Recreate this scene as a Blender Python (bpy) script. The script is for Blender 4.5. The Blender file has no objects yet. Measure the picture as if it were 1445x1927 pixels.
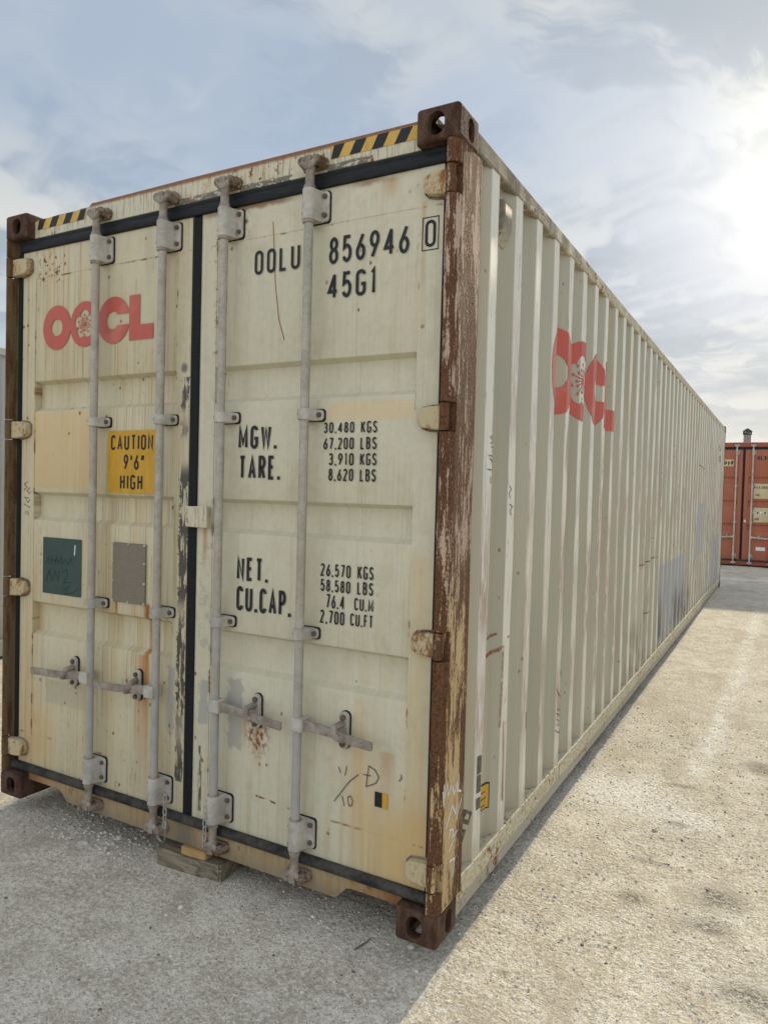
import bpy, bmesh, math, random
import numpy as np
from mathutils import Vector, Matrix, geometry

random.seed(7); np.random.seed(7)
R = math.radians
scene = bpy.context.scene
col = scene.collection

# ------------------------------------------------------------------ camera
CAM = Vector((3.43315, -2.23752, 1.58835))
YAW, PITCH, ROLL, FPX = -0.5072657, -0.0300539, 0.0261239, 1357.96      # focal length in photo pixels
fw = Vector((math.sin(YAW)*math.cos(PITCH), math.cos(YAW)*math.cos(PITCH), math.sin(PITCH)))
rt0 = fw.cross(Vector((0, 0, 1))).normalized(); up0 = rt0.cross(fw)
rt = math.cos(ROLL)*rt0 + math.sin(ROLL)*up0
up = -math.sin(ROLL)*rt0 + math.cos(ROLL)*up0
cam_d = bpy.data.cameras.new('camera'); cam = bpy.data.objects.new('camera', cam_d); col.objects.link(cam)
cam_d.sensor_fit = 'VERTICAL'; cam_d.sensor_height = 36; cam_d.lens = FPX/1927*36
cam_d.clip_start = .05; cam_d.clip_end = 3000
mw = Matrix((rt, up, -fw)).transposed().to_4x4(); mw.translation = CAM; cam.matrix_world = mw
scene.camera = cam

def ray(px, py):
    return fw + rt*((px-722.5)/FPX) - up*((py-963.5)/FPX)
def on_plane(px, py, ax, v):                      # photo pixel -> point on the plane axis = v
    d = ray(px, py); return CAM + d*((v-CAM[ax])/d[ax])

# ------------------------------------------------------------------ sun, exposure
SUN_AZ, SUN_EL = R(0.2), R(22)
SUN = Vector((math.sin(SUN_AZ)*math.cos(SUN_EL), math.cos(SUN_AZ)*math.cos(SUN_EL), math.sin(SUN_EL)))
sd = bpy.data.lights.new('sun', 'SUN'); sd.energy = 2.9; sd.angle = R(.9); sd.color = (1, .87, .62)
so = bpy.data.objects.new('sun', sd); col.objects.link(so); so.rotation_euler = (-SUN).to_track_quat('-Z', 'Y').to_euler()
so.location = (0, 20, 12)
scene.view_settings.view_transform = 'Standard'; scene.view_settings.look = 'None'
scene.view_settings.exposure = 0.76; scene.view_settings.gamma = 1; scene.view_settings.use_curve_mapping = False
scene.render.engine = 'CYCLES'
scene.cycles.max_bounces = 5; scene.cycles.diffuse_bounces = 3; scene.cycles.glossy_bounces = 2
scene.render.resolution_x = 767; scene.render.resolution_y = 1024

# ------------------------------------------------------------------ node helper
class S:
    def __init__(s, g, k): s.g, s.k = g, k
    def __add__(a, b): return a.g.m('ADD', a, b)
    __radd__ = __add__
    def __sub__(a, b): return a.g.m('SUBTRACT', a, b)
    def __rsub__(a, b): return a.g.m('SUBTRACT', b, a)
    def __mul__(a, b): return a.g.m('MULTIPLY', a, b)
    __rmul__ = __mul__
    def __truediv__(a, b): return a.g.m('DIVIDE', a, b)
    def __rtruediv__(a, b): return a.g.m('DIVIDE', b, a)
class G:
    def __init__(s, tree):
        s.t = tree; s.t.nodes.clear()
    def n(s, kind, **kw):
        x = s.t.nodes.new(kind)
        for k, v in kw.items(): setattr(x, k, v)
        return x
    def put(s, sock, v):
        if isinstance(v, S): s.t.links.new(v.k, sock)
        elif isinstance(v, (tuple, list)) and sock.type == 'RGBA': sock.default_value = (*v[:3], 1)
        else: sock.default_value = v
    def m(s, op, a, b=None, c=None, clamp=False):
        x = s.n('ShaderNodeMath', operation=op, use_clamp=clamp); s.put(x.inputs[0], a)
        if b is not None: s.put(x.inputs[1], b)
        if c is not None: s.put(x.inputs[2], c)
        return S(s, x.outputs[0])
    def mx(s, a, b): return s.m('MAXIMUM', a, b)
    def mn(s, a, b): return s.m('MINIMUM', a, b)
    def pw(s, a, b): return s.m('POWER', a, b)
    def ab(s, a): return s.m('ABSOLUTE', a)
    def sat(s, a): return s.m('ADD', a, 0.0, clamp=True)
    def inv(s, a): return s.m('SUBTRACT', 1.0, a, clamp=True)
    def sm(s, a, b, x, lo=0., hi=1.):                    # smoothstep
        r = s.n('ShaderNodeMapRange', interpolation_type='SMOOTHSTEP')
        s.put(r.inputs[0], x)
        if a > b: a, b, lo, hi = b, a, hi, lo
        for i, v in ((1, a), (2, b), (3, lo), (4, hi)): r.inputs[i].default_value = v
        return S(s, r.outputs[0])
    def pos(s):
        g = s.n('ShaderNodeNewGeometry'); x = s.n('ShaderNodeSeparateXYZ'); s.t.links.new(g.outputs['Position'], x.inputs[0])
        s.geo = g
        return S(s, x.outputs[0]), S(s, x.outputs[1]), S(s, x.outputs[2])
    def obj(s):
        g = s.n('ShaderNodeTexCoord'); x = s.n('ShaderNodeSeparateXYZ'); s.t.links.new(g.outputs['Object'], x.inputs[0])
        return S(s, x.outputs[0]), S(s, x.outputs[1]), S(s, x.outputs[2])
    def xyz(s, x, y, z):
        c = s.n('ShaderNodeCombineXYZ')
        for i, v in enumerate((x, y, z)): s.put(c.inputs[i], v)
        return S(s, c.outputs[0])
    def noise(s, v, scale=1., detail=4., rough=.55, dist=0., dim='3D'):
        x = s.n('ShaderNodeTexNoise', noise_dimensions=dim); s.put(x.inputs['Vector'], v)
        x.inputs['Scale'].default_value = scale; x.inputs['Detail'].default_value = detail
        x.inputs['Roughness'].default_value = rough; x.inputs['Distortion'].default_value = dist
        return S(s, x.outputs[0])
    def vor(s, v, scale=1., feature='F1', rnd=1.):
        x = s.n('ShaderNodeTexVoronoi', feature=feature); s.put(x.inputs['Vector'], v)
        x.inputs['Scale'].default_value = scale; x.inputs['Randomness'].default_value = rnd
        return S(s, x.outputs['Distance']), (S(s, x.outputs['Color']) if feature == 'F1' else None)
    def lum(s, c):
        x = s.n('ShaderNodeSeparateColor'); s.put(x.inputs[0], c); return S(s, x.outputs[0])
    def mix(s, f, a, b, mode='MIX'):
        x = s.n('ShaderNodeMix', data_type='RGBA', blend_type=mode); s.put(x.inputs[0], f); s.put(x.inputs[6], a); s.put(x.inputs[7], b)
        return S(s, x.outputs[2])
    def bump(s, h, strength=.3, dist=.01, normal=None):
        b = s.n('ShaderNodeBump'); s.put(b.inputs['Height'], h); b.inputs['Strength'].default_value = strength
        b.inputs['Distance'].default_value = dist
        if normal is not None: s.put(b.inputs['Normal'], normal)
        return S(s, b.outputs[0])
    def out(s, color, rough=.6, normal=None, metal=0., spec=.5, coat=0.):
        p = s.n('ShaderNodeBsdfPrincipled'); o = s.n('ShaderNodeOutputMaterial')
        s.put(p.inputs['Base Color'], color); s.put(p.inputs['Roughness'], rough); s.put(p.inputs['Metallic'], metal)
        s.put(p.inputs['Specular IOR Level'], spec)
        if coat: p.inputs['Coat Weight'].default_value = coat; p.inputs['Coat Roughness'].default_value = .25
        if normal is not None: s.put(p.inputs['Normal'], normal)
        s.t.links.new(p.outputs[0], o.inputs[0])
    # stamps in a 2-D plane (u, v)
    def box(s, u, v, u0, u1, v0, v1, e=.004):
        return s.sm(u0-e, u0+e, u)*s.sm(u1+e, u1-e, u)*s.sm(v0-e, v0+e, v)*s.sm(v1+e, v1-e, v)
    def ell(s, u, v, cu, cv, ru, rv, soft=.5):
        d = s.m('SQRT', ((u-cu)*(1/ru))*((u-cu)*(1/ru)) + ((v-cv)*(1/rv))*((v-cv)*(1/rv)))
        return s.sm(1+soft, 1-soft, d)
    def seg(s, u, v, a, b, w, soft=.5):
        dx, dy = b[0]-a[0], b[1]-a[1]; L2 = dx*dx+dy*dy
        pu, pv = u-a[0], v-a[1]
        h = s.m('MULTIPLY_ADD', pu, dx/L2, pv*(dy/L2), clamp=True)
        qu, qv = pu-h*dx, pv-h*dy
        d = s.m('SQRT', qu*qu+qv*qv)
        return s.sm(w*(1+soft), w*(1-soft), d)
    def drip(s, u, v, cu, v0, L, w):                     # a stain that runs down from v0 and fades
        return s.sm(w, 0, s.ab(u-cu))*s.sm(v0-L, v0-.02*L, v)*s.sm(v0+.01, v0-.005, v)

MATS = {}
def material(name):
    m = bpy.data.materials.new(name); m.use_nodes = True; MATS[name] = m
    return G(m.node_tree)

# ------------------------------------------------------------------ sky
world = bpy.data.worlds.new('World'); scene.world = world; world.use_nodes = True
world.cycles.sampling_method = 'MANUAL'; world.cycles.sample_map_resolution = 512
g = G(world.node_tree)
sky = g.n('ShaderNodeTexSky', sky_type='NISHITA'); sky.sun_disc = False
sky.sun_elevation = SUN_EL; sky.sun_rotation = SUN_AZ; sky.air_density = 1.0; sky.dust_density = 1.5; sky.ozone_density = 1.0
tc = g.n('ShaderNodeTexCoord'); sx = g.n('ShaderNodeSeparateXYZ'); g.t.links.new(tc.outputs['Generated'], sx.inputs[0])
dx, dy, dz = (S(g, sx.outputs[i]) for i in range(3))
hz = g.mx(dz, 0.0)
k = 1.0/(hz+.22)
u_, v_ = dx*k, dy*k                                     # position on a flat cloud deck
cosS = dx*SUN.x+dy*SUN.y+dz*SUN.z
cs = g.mx(cosS, 0.0)
glow = g.pw(cs, 34.)*.40 + g.pw(cs, 5.)*.14 + g.pw(cs, 300.)*1.1
cl1 = g.noise(g.xyz(u_*1.0+9.3, v_*.8+1.7, 0.), 1.25, 4, .58, 0., '2D')
cl2 = g.noise(g.xyz(u_*1.5+v_*.9+5.+cl1*1.6, v_*2.2-u_*.7+6.5-cl1*1.9, 0.), 1.3, 6, .56, 0., '2D')
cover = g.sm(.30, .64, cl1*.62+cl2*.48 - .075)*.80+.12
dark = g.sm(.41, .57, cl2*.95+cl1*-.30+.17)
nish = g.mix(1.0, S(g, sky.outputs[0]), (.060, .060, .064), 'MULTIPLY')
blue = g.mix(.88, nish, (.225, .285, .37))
fr = g.sm(.55, -.45, cosS)                              # clouds lit from the front, mostly out of view, whitened to add fill light
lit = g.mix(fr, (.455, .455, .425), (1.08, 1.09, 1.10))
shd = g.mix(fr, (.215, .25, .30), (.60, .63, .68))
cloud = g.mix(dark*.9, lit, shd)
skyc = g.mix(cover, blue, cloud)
skyc = g.mix(g.sm(.26, .0, dz)*.5, skyc, (.50, .475, .405))
gl = g.xyz(glow*1.0, glow*.93, glow*.70)
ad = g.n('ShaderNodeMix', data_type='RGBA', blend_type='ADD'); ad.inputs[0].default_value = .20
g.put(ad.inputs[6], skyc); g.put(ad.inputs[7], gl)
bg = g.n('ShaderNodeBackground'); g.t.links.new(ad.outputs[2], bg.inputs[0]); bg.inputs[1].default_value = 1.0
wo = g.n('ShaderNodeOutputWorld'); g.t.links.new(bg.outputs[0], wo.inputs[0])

# ================================================================== materials
def container_paint(name, kind):
    """cream container paint with stains, rust, scrapes and painted glare on the side ribs; u = across, v = up, in metres on the wall"""
    g = material(name); x, y, z = g.pos()
    door = kind in ('door_left', 'door_right'); side = kind.startswith('side')
    u = y if side else (x if door else x+y); v = z
    P = g.xyz(x, y, z)
    zone = g.noise(g.xyz(u*1.6, v*1.2, 7.), 1.0, 2)
    fine = g.noise(P, 42, 3, .65)
    st1 = g.noise(g.xyz(u*26, v*.55, 2.), 1.0, 3, .65) if door or side else g.noise(g.xyz(u*55, v*7, 2.) if kind != 'rail' else g.xyz(x*30, y*14, z*30), 1.0, 4, .7)
    st2 = g.noise(g.xyz(u*110+9, v*(1.1 if door or side else 9), 5.) if kind != 'rail' else g.xyz(x*60, y*40, z*60), 1.0, 3, .65)
    RN = g.noise(P, 22, 4, .7)
    spd, spc = g.vor(g.xyz(x, y, z*.8), 26.)
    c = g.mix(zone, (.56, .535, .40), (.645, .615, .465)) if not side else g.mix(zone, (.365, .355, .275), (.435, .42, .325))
    c = g.mix(g.sm(.35, .7, fine)*.22, c, (.42, .40, .30))
    rust = None
    def add(r):
        nonlocal rust
        rust = r if rust is None else g.mx(rust, r)
    def stain(m, a, cc=(.60, .38, .12)):
        nonlocal c
        c = g.mix(m*a, c, cc)
    warm = g.sm(.44, .64, st1)*g.sm(.36, .60, zone)
    clus = g.noise(P, 4.5, 2)
    chip = g.sm(.24, .12, spd+(fine-.5)*.34)*g.sm(.55, .70, g.lum(spc))*g.sm(.54, .62, clus+(g.lum(spc)-.7)*.2)
    if door: stain(g.sm(.48, .68, g.noise(g.xyz(x*7, 0., z*5), 1., 4, .72)), .30, (.41, .35, .23))
    if kind == 'door_left':
        c = g.mix(.36, c, (.58, .48, .27))
        stain(warm, .5, (.50, .33, .12)); stain(g.sm(.51, .64, st2)*g.sm(.35, .55, zone+(fine-.5)*.3), .62, (.30, .23, .12))
        stain(g.sm(.55, .68, g.noise(g.xyz(u*9+3, v*.8, 1.), 1., 2)), .35, (.40, .36, .27))
        stain(g.box(u, v, .155, .59, 1.56, 1.925, .006)*(st1*.6+st2*.6+.1), .8, (.66, .44, .19))
        stain(g.sm(.26, .08, u)*g.sm(1.3, .2, v)*st1, .9, (.55, .34, .12))
        stain(g.box(u, v, .15, .33, .18, .45, .05), .45, (.58, .37, .13))
        stain(g.sm(.62, .25, v)*st1, .35, (.36, .27, .15))
        wob = u+(st1-.5)*.016+(RN-.5)*.012
        for (cu, v0, L, w, a) in ((.962, 1.045, .95, .030, 1.), (.955, 1.045, .30, .016, 1.), (.945, .82, .6, .055, .8), (.765, 1.045, .14, .014, 1.), (.985, 1.27, .3, .008, .5),
                                  (.30, 2.72, .6, .012, .6), (.37, 2.72, 1.1, .009, .6), (.49, 2.72, .7, .010, .5), (.86, 2.5, 1.2, .008, .5), (1.06, 2.7, 1.1, .02, .4)):
            stain(g.drip(wob, v, cu, v0, L, w)*(RN*.5+.7), a, (.42, .175, .035))
        stain(g.drip(wob, v, .966, 1.05, .42, .013), .9, (.20, .07, .02)); stain(g.drip(wob, v, .764, 1.05, .09, .007), .9, (.20, .07, .02))
        ee = (RN-.5)*.09
        stain(g.box(u+ee, v+ee, 1.095, 1.14, .50, .80, .006), .8, (.38, .37, .33))
        stain(g.sm(.60, .64, g.noise(g.xyz(x*30, y, z*9), 1., 4, .7))*g.sm(1.3, .2, v), .45, (.24, .17, .10))
        stain(g.box(u+(RN-.5)*.02, v, .27, .57, .50, .615, .006), .5, (.38, .35, .25))
        rn = g.noise(g.xyz(x*48, 2., z*7), 1., 4, .72)
        rub = g.box(u+(RN-.5)*.075+(fine-.5)*.02, v, 1.150, 1.197, .30, 2.05, .002)*g.sm(.43, .48, rn)*g.sm(.36, .50, g.noise(g.xyz(1., 2., z*3.1), 1., 2))
        stain(rub, .95, (.045, .043, .04))
        stain(g.ell(u, v, 1.165, 2.09, .018, .02, .5), .8, (.06, .07, .08))
        sn = g.sm(.50, .62, g.noise(g.xyz(x*7, 0., z*7), 1., 4, .72))*.85
        for d, w in ((z-2.583, .006), (z-.322, .006), (x-.166, .008), (x-1.118, .008)):
            add(g.sm(w, w*.3, g.ab(d)+(fine-.5)*.006)*sn)
        add(g.box(u, v, .19, .36, 2.55, 2.69, .02)*g.sm(.56, .62, fine))
        add(chip*.9)
    elif kind == 'door_right':
        stain(warm, .22, (.52, .40, .20)); stain(g.sm(.54, .68, st2), .28, (.36, .30, .19))
        stain(g.box(u, v, 1.90, 2.27, 1.845, 1.915, .012), .5, (.66, .47, .22))
        stain(g.box(u, v, 2.275, 2.36, .35, 1.36, .05)*(st1*.8+.3), .7, (.58, .40, .16))
        stain(g.sm(1.95, 2.25, u)*g.sm(.55, .30, v+(st1-.5)*.35), .75, (.58, .38, .13))
        stain(g.ell(u, v, 2.09, .50, .06, .22, .7)*st1, .8, (.60, .38, .13))
        stain(g.sm(.7, .2, v)*g.sm(.45, .6, st1), .35, (.45, .35, .19))
        wob = u+(st1-.5)*.016+(RN-.5)*.012
        for (cu, v0, L, w, a) in ((1.60, .63, .24, .035, .7), (1.53, .66, .18, .025, .7), (2.15, 2.71, .10, .05, .6), (2.29, 2.6, .5, .012, .5), (2.20, .63, .3, .05, .5), (1.30, 1.42, .25, .018, .8)):
            stain(g.drip(wob, v, cu, v0, L, w)*(RN*.5+.7), a, (.42, .175, .035))
        ee = (RN-.5)*.09
        for (a0, a1, b0, b1) in ((1.445, 1.515, .50, .80), (1.285, 1.335, .58, .76)):
            stain(g.box(u+ee, v+ee, a0, a1, b0, b1, .006), .85, (.37, .36, .32))
        stain(g.box(u, v, 1.285, 1.305, .20, .48, .003)*g.sm(.48, .54, g.noise(g.xyz(x*60, 2., z*9), 1., 3, .7)), .9, (.05, .05, .045))
        stain(g.box(u, v, 1.27, 1.33, .9, 1.35, .01)*g.sm(.52, .58, RN), .5, (.33, .32, .28))
        sn = g.sm(.52, .64, g.noise(g.xyz(x*7, 0., z*7), 1., 4, .72))*.8
        for d, w in ((z-2.583, .005), (z-.322, .006), (x-1.338, .009), (x-2.274, .006)):
            add(g.sm(w, w*.3, g.ab(d)+(fine-.5)*.006)*sn)
        add(g.ell(u+(RN-.5)*.05, v+(RN-.5)*.10, 1.60, .585, .05, .075, .6)*g.sm(.48, .54, g.noise(g.xyz(x*60+z*26, 0., z*30-x*20), 1., 3, .7)))
        add(g.box(u, v, 1.335, 1.385, 1.98, 2.47, .02)*g.sm(.56, .62, RN)); add(g.box(u, v, 1.43, 1.50, 2.60, 2.70, .02)*g.sm(.57, .62, fine))
        add(g.sm(2.694, 2.712, v+(RN-.5)*.03)*g.sm(.50, .62, zone)*.8)
        for a_, b_ in (((1.625, 2.635), (1.640, 2.40)), ((1.640, 2.40), (1.662, 2.25)), ((1.662, 2.25), (1.69, 2.17))): add(g.seg(u, v, a_, b_, .0024))
        add(g.seg(u, v, (1.60, .335), (1.71, .325), .004)*g.sm(.4, .5, fine))
        add(chip*g.sm(.46, .56, zone+(g.sm(1.2, .3, v)*.12))*.9)
    elif side:
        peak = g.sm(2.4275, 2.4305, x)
        stain(warm, .20, (.46, .40, .25)); stain(g.sm(.56, .70, st2), .18, (.30, .28, .23))
        if kind == 'side_near':
            stain(g.box(u, v, .20, .44, .93, 3., .01), .35, (.42, .45, .42)); stain(g.box(u, v, .20, .40, .20, .62, .01), .35, (.42, .42, .34))
            stain(g.box(u, v, .409, .50, .2, 2.1, .02), .55, (.62, .53, .31)); stain(g.box(u, v, .25, .34, .2, 2.75, .03)*st1, .6, (.50, .40, .22))
            rr = g.sm(.30, .5, RN); vv = v+(RN-.5)*.02
            for a, b, w in (((.47, .985), (.575, 1.01), .006), ((.42, .905), (.62, .95), .008), ((.66, .985), (.73, .98), .005), ((.42, .47), (.50, .545), .007), ((.69, .62), (.73, .65), .006), ((.97, .60), (1.03, .615), .005)):
                add(g.seg(u, vv, a, b, w)*rr)
            stain(g.drip(u, v, .50, .94, .22, .10)*st1, .7, (.52, .33, .10)); stain(g.drip(u, v, .45, .52, .2, .06)*st1, .7, (.52, .33, .10))
            add(g.seg(u, v, (.655, .62), (.66, .30), .012)*g.sm(.42, .55, st2)); add(g.seg(u, v, (.612, .95), (.608, .62), .006)*rr*.7)
            add(g.seg(u, v, (.21, .80), (.225, .70), .010)*rr)
        else:
            pass
        sn2 = g.noise(g.xyz(y*55, 4., z*5), 1., 4, .72)
        rowv = g.noise(g.xyz(g.m('ROUND', (y-.373)*(1/.278))*7.7, 0., z*.75), 1., 2)
        stain(peak, .75, (.80, .775, .69))  # proud faces paler: scuffed paint, plus sky glare put into the colour
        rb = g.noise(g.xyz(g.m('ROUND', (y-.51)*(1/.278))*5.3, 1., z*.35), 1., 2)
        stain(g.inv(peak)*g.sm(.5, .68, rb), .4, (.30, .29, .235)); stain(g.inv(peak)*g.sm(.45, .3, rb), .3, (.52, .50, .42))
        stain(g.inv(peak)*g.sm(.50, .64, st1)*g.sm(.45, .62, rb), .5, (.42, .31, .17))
        stain(peak*g.sm(.42, .54, rowv)*g.sm(.40, .54, sn2)*g.sm(.25, .5, v)*g.sm(2.6, 1.6, v), .85, (.33, .20, .17))
        stain(peak*g.sm(.58, .64, sn2)*g.sm(.54, .44, rowv), .75, (.20, .18, .16))
        stain(g.sm(.56, .68, g.noise(g.xyz(y*20, 6., z*.22), 1., 3, .6))*g.sm(.9, 2.8, v), .45, (.38, .26, .13))
        if kind == 'side_far':
            ee = (RN-.5)*.03
            for (a0, a1, b0, b1, a) in ((8.05, 8.75, .82, 1.53, .8), (4.93, 6.85, .17, .95, .85), (10.35, 11.5, .15, 1.0, .75)):
                stain(g.box(u+ee, v+ee, a0, a1, b0, b1, .012), a, (.335, .355, .385))
            stain(g.box(u, v, 3.45, 4.05, .35, 1.0, .012), .5, (.55, .49, .39))
            bn = g.noise(g.xyz(y*9, 0., z*1.6), 1., 3, .62)
            stain(g.sm(.46, .60, bn)*g.sm(.85, .25, v)*g.mx(g.box(u, v, 4.95, 7.4, .15, .85, .1), g.box(u, v, 3.3, 4.3, .2, .95, .1)*.8), .85, (.08, .08, .08))
            stain(g.sm(.54, .66, bn)*g.sm(4., 6.5, u)*g.sm(2.0, .8, v), .4, (.20, .18, .17))
            for a, b, w in (((3.9, 1.03), (4.7, 1.06), .005), ((4.1, .60), (4.35, .60), .005), ((8.0, 2.03), (8.7, 2.0), .006)): add(g.seg(u, v+(RN-.5)*.02, a, b, w))
        stain(g.sm(.30, .17, v+(RN-.5)*.12), .5, (.34, .28, .19))
        stain(g.sm(.46, .62, st1)*g.sm(1.6, .2, v), .35, (.33, .29, .22))
        add(chip*g.sm(.50, .62, zone))
    else:
        stain(warm, .6, (.44, .27, .10)); stain(g.sm(.52, .64, st2), .5, (.20, .12, .06))
        add(g.sm(.56, .64, RN+(st2-.5)*.35)*g.sm(.42, .58, zone)); add(chip)
        if kind == 'sill':
            c = g.mix(.78, c, (.29, .225, .13)); stain(g.sm(.50, .60, st1), .7, (.17, .11, .06))
            ends = g.mx(g.sm(.62, .2, x), g.sm(1.95, 2.25, x))
            stain(ends*g.sm(.30, .55, st1), .85, (.36, .17, .045)); stain(g.sm(.34, .56, st1), .65, (.36, .24, .10))
            stain(g.sm(.11, .035, z+(st1-.5)*.05), .6, (.20, .165, .12))
            stain(g.box(x, z, 1.16, 1.27, 0., .2, .03), .6, (.09, .09, .085))
            add(g.sm(2.05, 2.27, x+(RN-.5)*.3)*.85); add(g.sm(.33, .16, x+(RN-.5)*.2)*.85)
        elif kind == 'header':
            fl = g.mx(g.mx(g.box(x, z+(RN-.5)*.02, 1.10, 1.37, 2.775, 2.806, .003), g.box(x, z+(RN-.5)*.02, 1.47, 1.72, 2.775, 2.802, .003)), g.box(x, z+(RN-.5)*.02, 1.88, 2.08, 2.775, 2.804, .003))*g.sm(.42, .47, g.noise(g.xyz(x*22+z*30, 0., z*60-x*12), 1., 4, .75))
            stain(fl, .9, (.09, .085, .075)); add(g.sm(2.858, 2.874, z+(RN-.5)*.012)*.9)
            for cu in (.23, .33, .44, .85, .93, 1.06, 1.30, 1.52, 1.90, 2.26): stain(g.drip(x, z, cu, 2.90, .14, .010), .7, (.40, .17, .06))
        else:
            hi = g.sm(2.5, 2.7, z)
            stain(g.sm(.40, .50, g.noise(g.xyz(x, y*9, z*14), 1., 4, .7)+g.sm(1.3, .3, y)*.10)*g.sm(2.6, .5, y)*hi, .93, (.095, .08, .065))
            stain(hi*g.sm(.48, .62, RN), .55, (.40, .34, .27)); stain(hi, .35, (.40, .36, .28))
            stain(g.sm(.090, .074, z+(RN-.5)*.01), .85, (.37, .355, .31))
    halo = g.sat(rust)
    c = g.mix(halo, c, g.mix(fine, (.33, .13, .035), (.09, .038, .02)))
    h = g.noise(P, 3.4, 1)*.012
    g.out(c, (.36 if side else (.62 if kind == 'rail' else .46))+halo*.4, g.bump(h, .7, 1.0), spec=.2 if kind == 'rail' else .5)
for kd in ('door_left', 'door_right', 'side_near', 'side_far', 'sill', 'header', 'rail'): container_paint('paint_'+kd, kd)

def rusty(name, paint, lo, hi, dark, mid, k1=(34, 2.6), pale_zone=None):
    g = material(name); x, y, z = g.pos(); P = g.xyz(x, y, z)
    n1 = g.noise(g.xyz(x*k1[0], y*k1[0], z*k1[1]), 1., 5, .74); n2 = g.noise(P, 95., 3, .7)
    n3 = g.noise(g.xyz(x*6, y*6, z*2.2), 1., 3)
    m = n1*.60+n2*.22+n3*.34
    pc = paint
    if pale_zone:                                    # upper part chalky pink, lower part yellowed; edges rust first
        low = g.sm(1.5, .9, z+(n3-.5)*.5)
        pc = g.mix(low, (.46, .35, .27), (.52, .37, .17))
        pc = g.mix(g.sm(.46, .62, n2)*.45, pc, (.62, .51, .41))
        pc = g.mix(g.sm(.50, .58, n3*.5+n1*.5)*.7, pc, (.42, .20, .085))
        edge = g.mx(g.sm(.13, .205, y), g.sm(.055, .02, y))
        m = m+edge*.085*low+g.inv(low)*.060+g.sm(.5, .1, z)*.02
    rc = g.mix(g.sm(.35, .65, n2*.6+n1*.4), dark, mid)
    c = g.mix(g.sm(lo, hi, m), pc, rc)
    g.out(c, .8, g.bump(n1*-.7+n2*-.5, .7, .008), spec=.22)
rusty('post_rust', (.5, .4, .3), .578, .625, (.050, .024, .014), (.17, .078, .036), (56, 5.0), True)
rusty('post_rust_left', (.15, .105, .052), .54, .66, (.024, .014, .010), (.12, .046, .016), (34, 4))
rusty('casting_rust', (.105, .062, .042), .50, .66, (.018, .011, .009), (.068, .030, .017), (30, 12))
rusty('keeper_rust', (.28, .23, .18), .54, .66, (.05, .032, .022), (.17, .09, .052), (40, 40))
rusty('hinge_rust', (.52, .44, .27), .565, .66, (.10, .045, .02), (.34, .16, .06), (26, 14))
def simple(name, c1, c2, scale=20., rough=.5, spec=.5, metal=0., bump=.1, stretch=(1, 1, 1), bd=.002):
    g = material(name); x, y, z = g.pos(); P = g.xyz(x*stretch[0], y*stretch[1], z*stretch[2])
    n = g.noise(P, scale, 3, .62); n2 = g.noise(P, scale*6, 2, .6)
    g.out(g.mix(g.sm(.3, .7, n*.7+n2*.3), c1, c2), rough, g.bump(n2, bump, bd), spec=spec, metal=metal)
def galv():
    g = material('galvanised'); x, y, z = g.pos(); P = g.xyz(x, y, z)
    n = g.noise(P, 16, 4, .65); n2 = g.noise(P, 130, 2, .6); n3 = g.noise(g.xyz(x*2, y*2, z*2.2), 1., 2)
    c = g.mix(g.sm(.3, .7, n*.6+n2*.4), (.29, .275, .23), (.49, .465, .395))
    c = g.mix(g.sm(1.2, .6, z+(n3-.5))*.5, c, (.36, .365, .36))
    c = g.mix(g.sm(.50, .66, n3)*.4, c, (.38, .31, .24)); c = g.mix(g.sm(.62, .70, n*.5+n2*.5), c, (.16, .10, .065))
    g.out(c, .58, g.bump(n2*.5+n, .3, .002), metal=.1)
galv()
simple('cam_metal', (.19, .155, .125), (.38, .335, .285), 24, .65, .4, .1, .4)
simple('bracket_metal', (.33, .312, .27), (.54, .515, .455), 11, .55, .4, .05, .25)
simple('bolt_metal', (.07, .05, .04), (.20, .14, .10), 90, .7, .3, .2, .4)
simple('hole_dark', (.008, .008, .008), (.015, .013, .012), 40, .8, .2)
simple('rubber', (.006, .008, .011), (.018, .021, .025), 18, .6, .25, 0, .2, (1, 1, 6))
simple('rubber_dusty', (.012, .013, .015), (.085, .078, .066), 9, .75, .2, 0, .4)
simple('black_paint', (.007, .009, .013), (.016, .019, .023), 30, .55, .35)
simple('marker', (.05, .045, .045), (.12, .11, .10), 50, .6)
simple('chalk', (.62, .60, .56), (.85, .83, .80), 90, .9)
simple('yellow_decal', (.50, .27, .015), (.60, .345, .03), 9, .45, .4, 0, .05, (3, 3, 1))
simple('faded_yellow', (.50, .30, .045), (.62, .40, .08), 9, .5, .4, 0, .05, (3, 3, 1))
simple('green_decal', (.018, .050, .047), (.030, .072, .066), 6, .4, .5)
simple('green_ink', (.006, .018, .018), (.010, .026, .026), 30, .5)
simple('dark_residue', (.06, .05, .04), (.17, .145, .11), 60, .8)
def logo_red(name, a, b):
    g = material(name); x, y, z = g.pos()
    st = g.noise(g.xyz(x*40, y*40, z*.8), 1., 5, .6); n = g.noise(g.xyz(x, y, z), 3., 3)
    c = g.mix(g.sm(.35, .7, st)*.7, a, b); c = g.mix(g.sm(.5, .7, n)*.35, c, (.62, .32, .25))
    g.out(c, .45)
logo_red('logo_red', (.50, .080, .050), (.43, .11, .075))
def wood(name, a, b, axis, scale):
    g = material(name); x, y, z = g.pos()
    w = g.noise(g.xyz(x*1.2, y*6, z*6), 1.6, 3)
    n = g.noise(g.xyz(x*3., y*scale+w*14, z*scale+w*14), 1., 5, .6); n2 = g.noise(g.xyz(x*6, y*160, z*160), 1., 3)
    c = g.mix(g.sm(.3, .7, n*.75+n2*.25), a, b)
    g.out(c, .85, g.bump(n*.8+n2*.3, .7, .006), spec=.2)
wood('weathered_wood', (.075, .062, .043), (.33, .285, .205), 0, 38)
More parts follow.
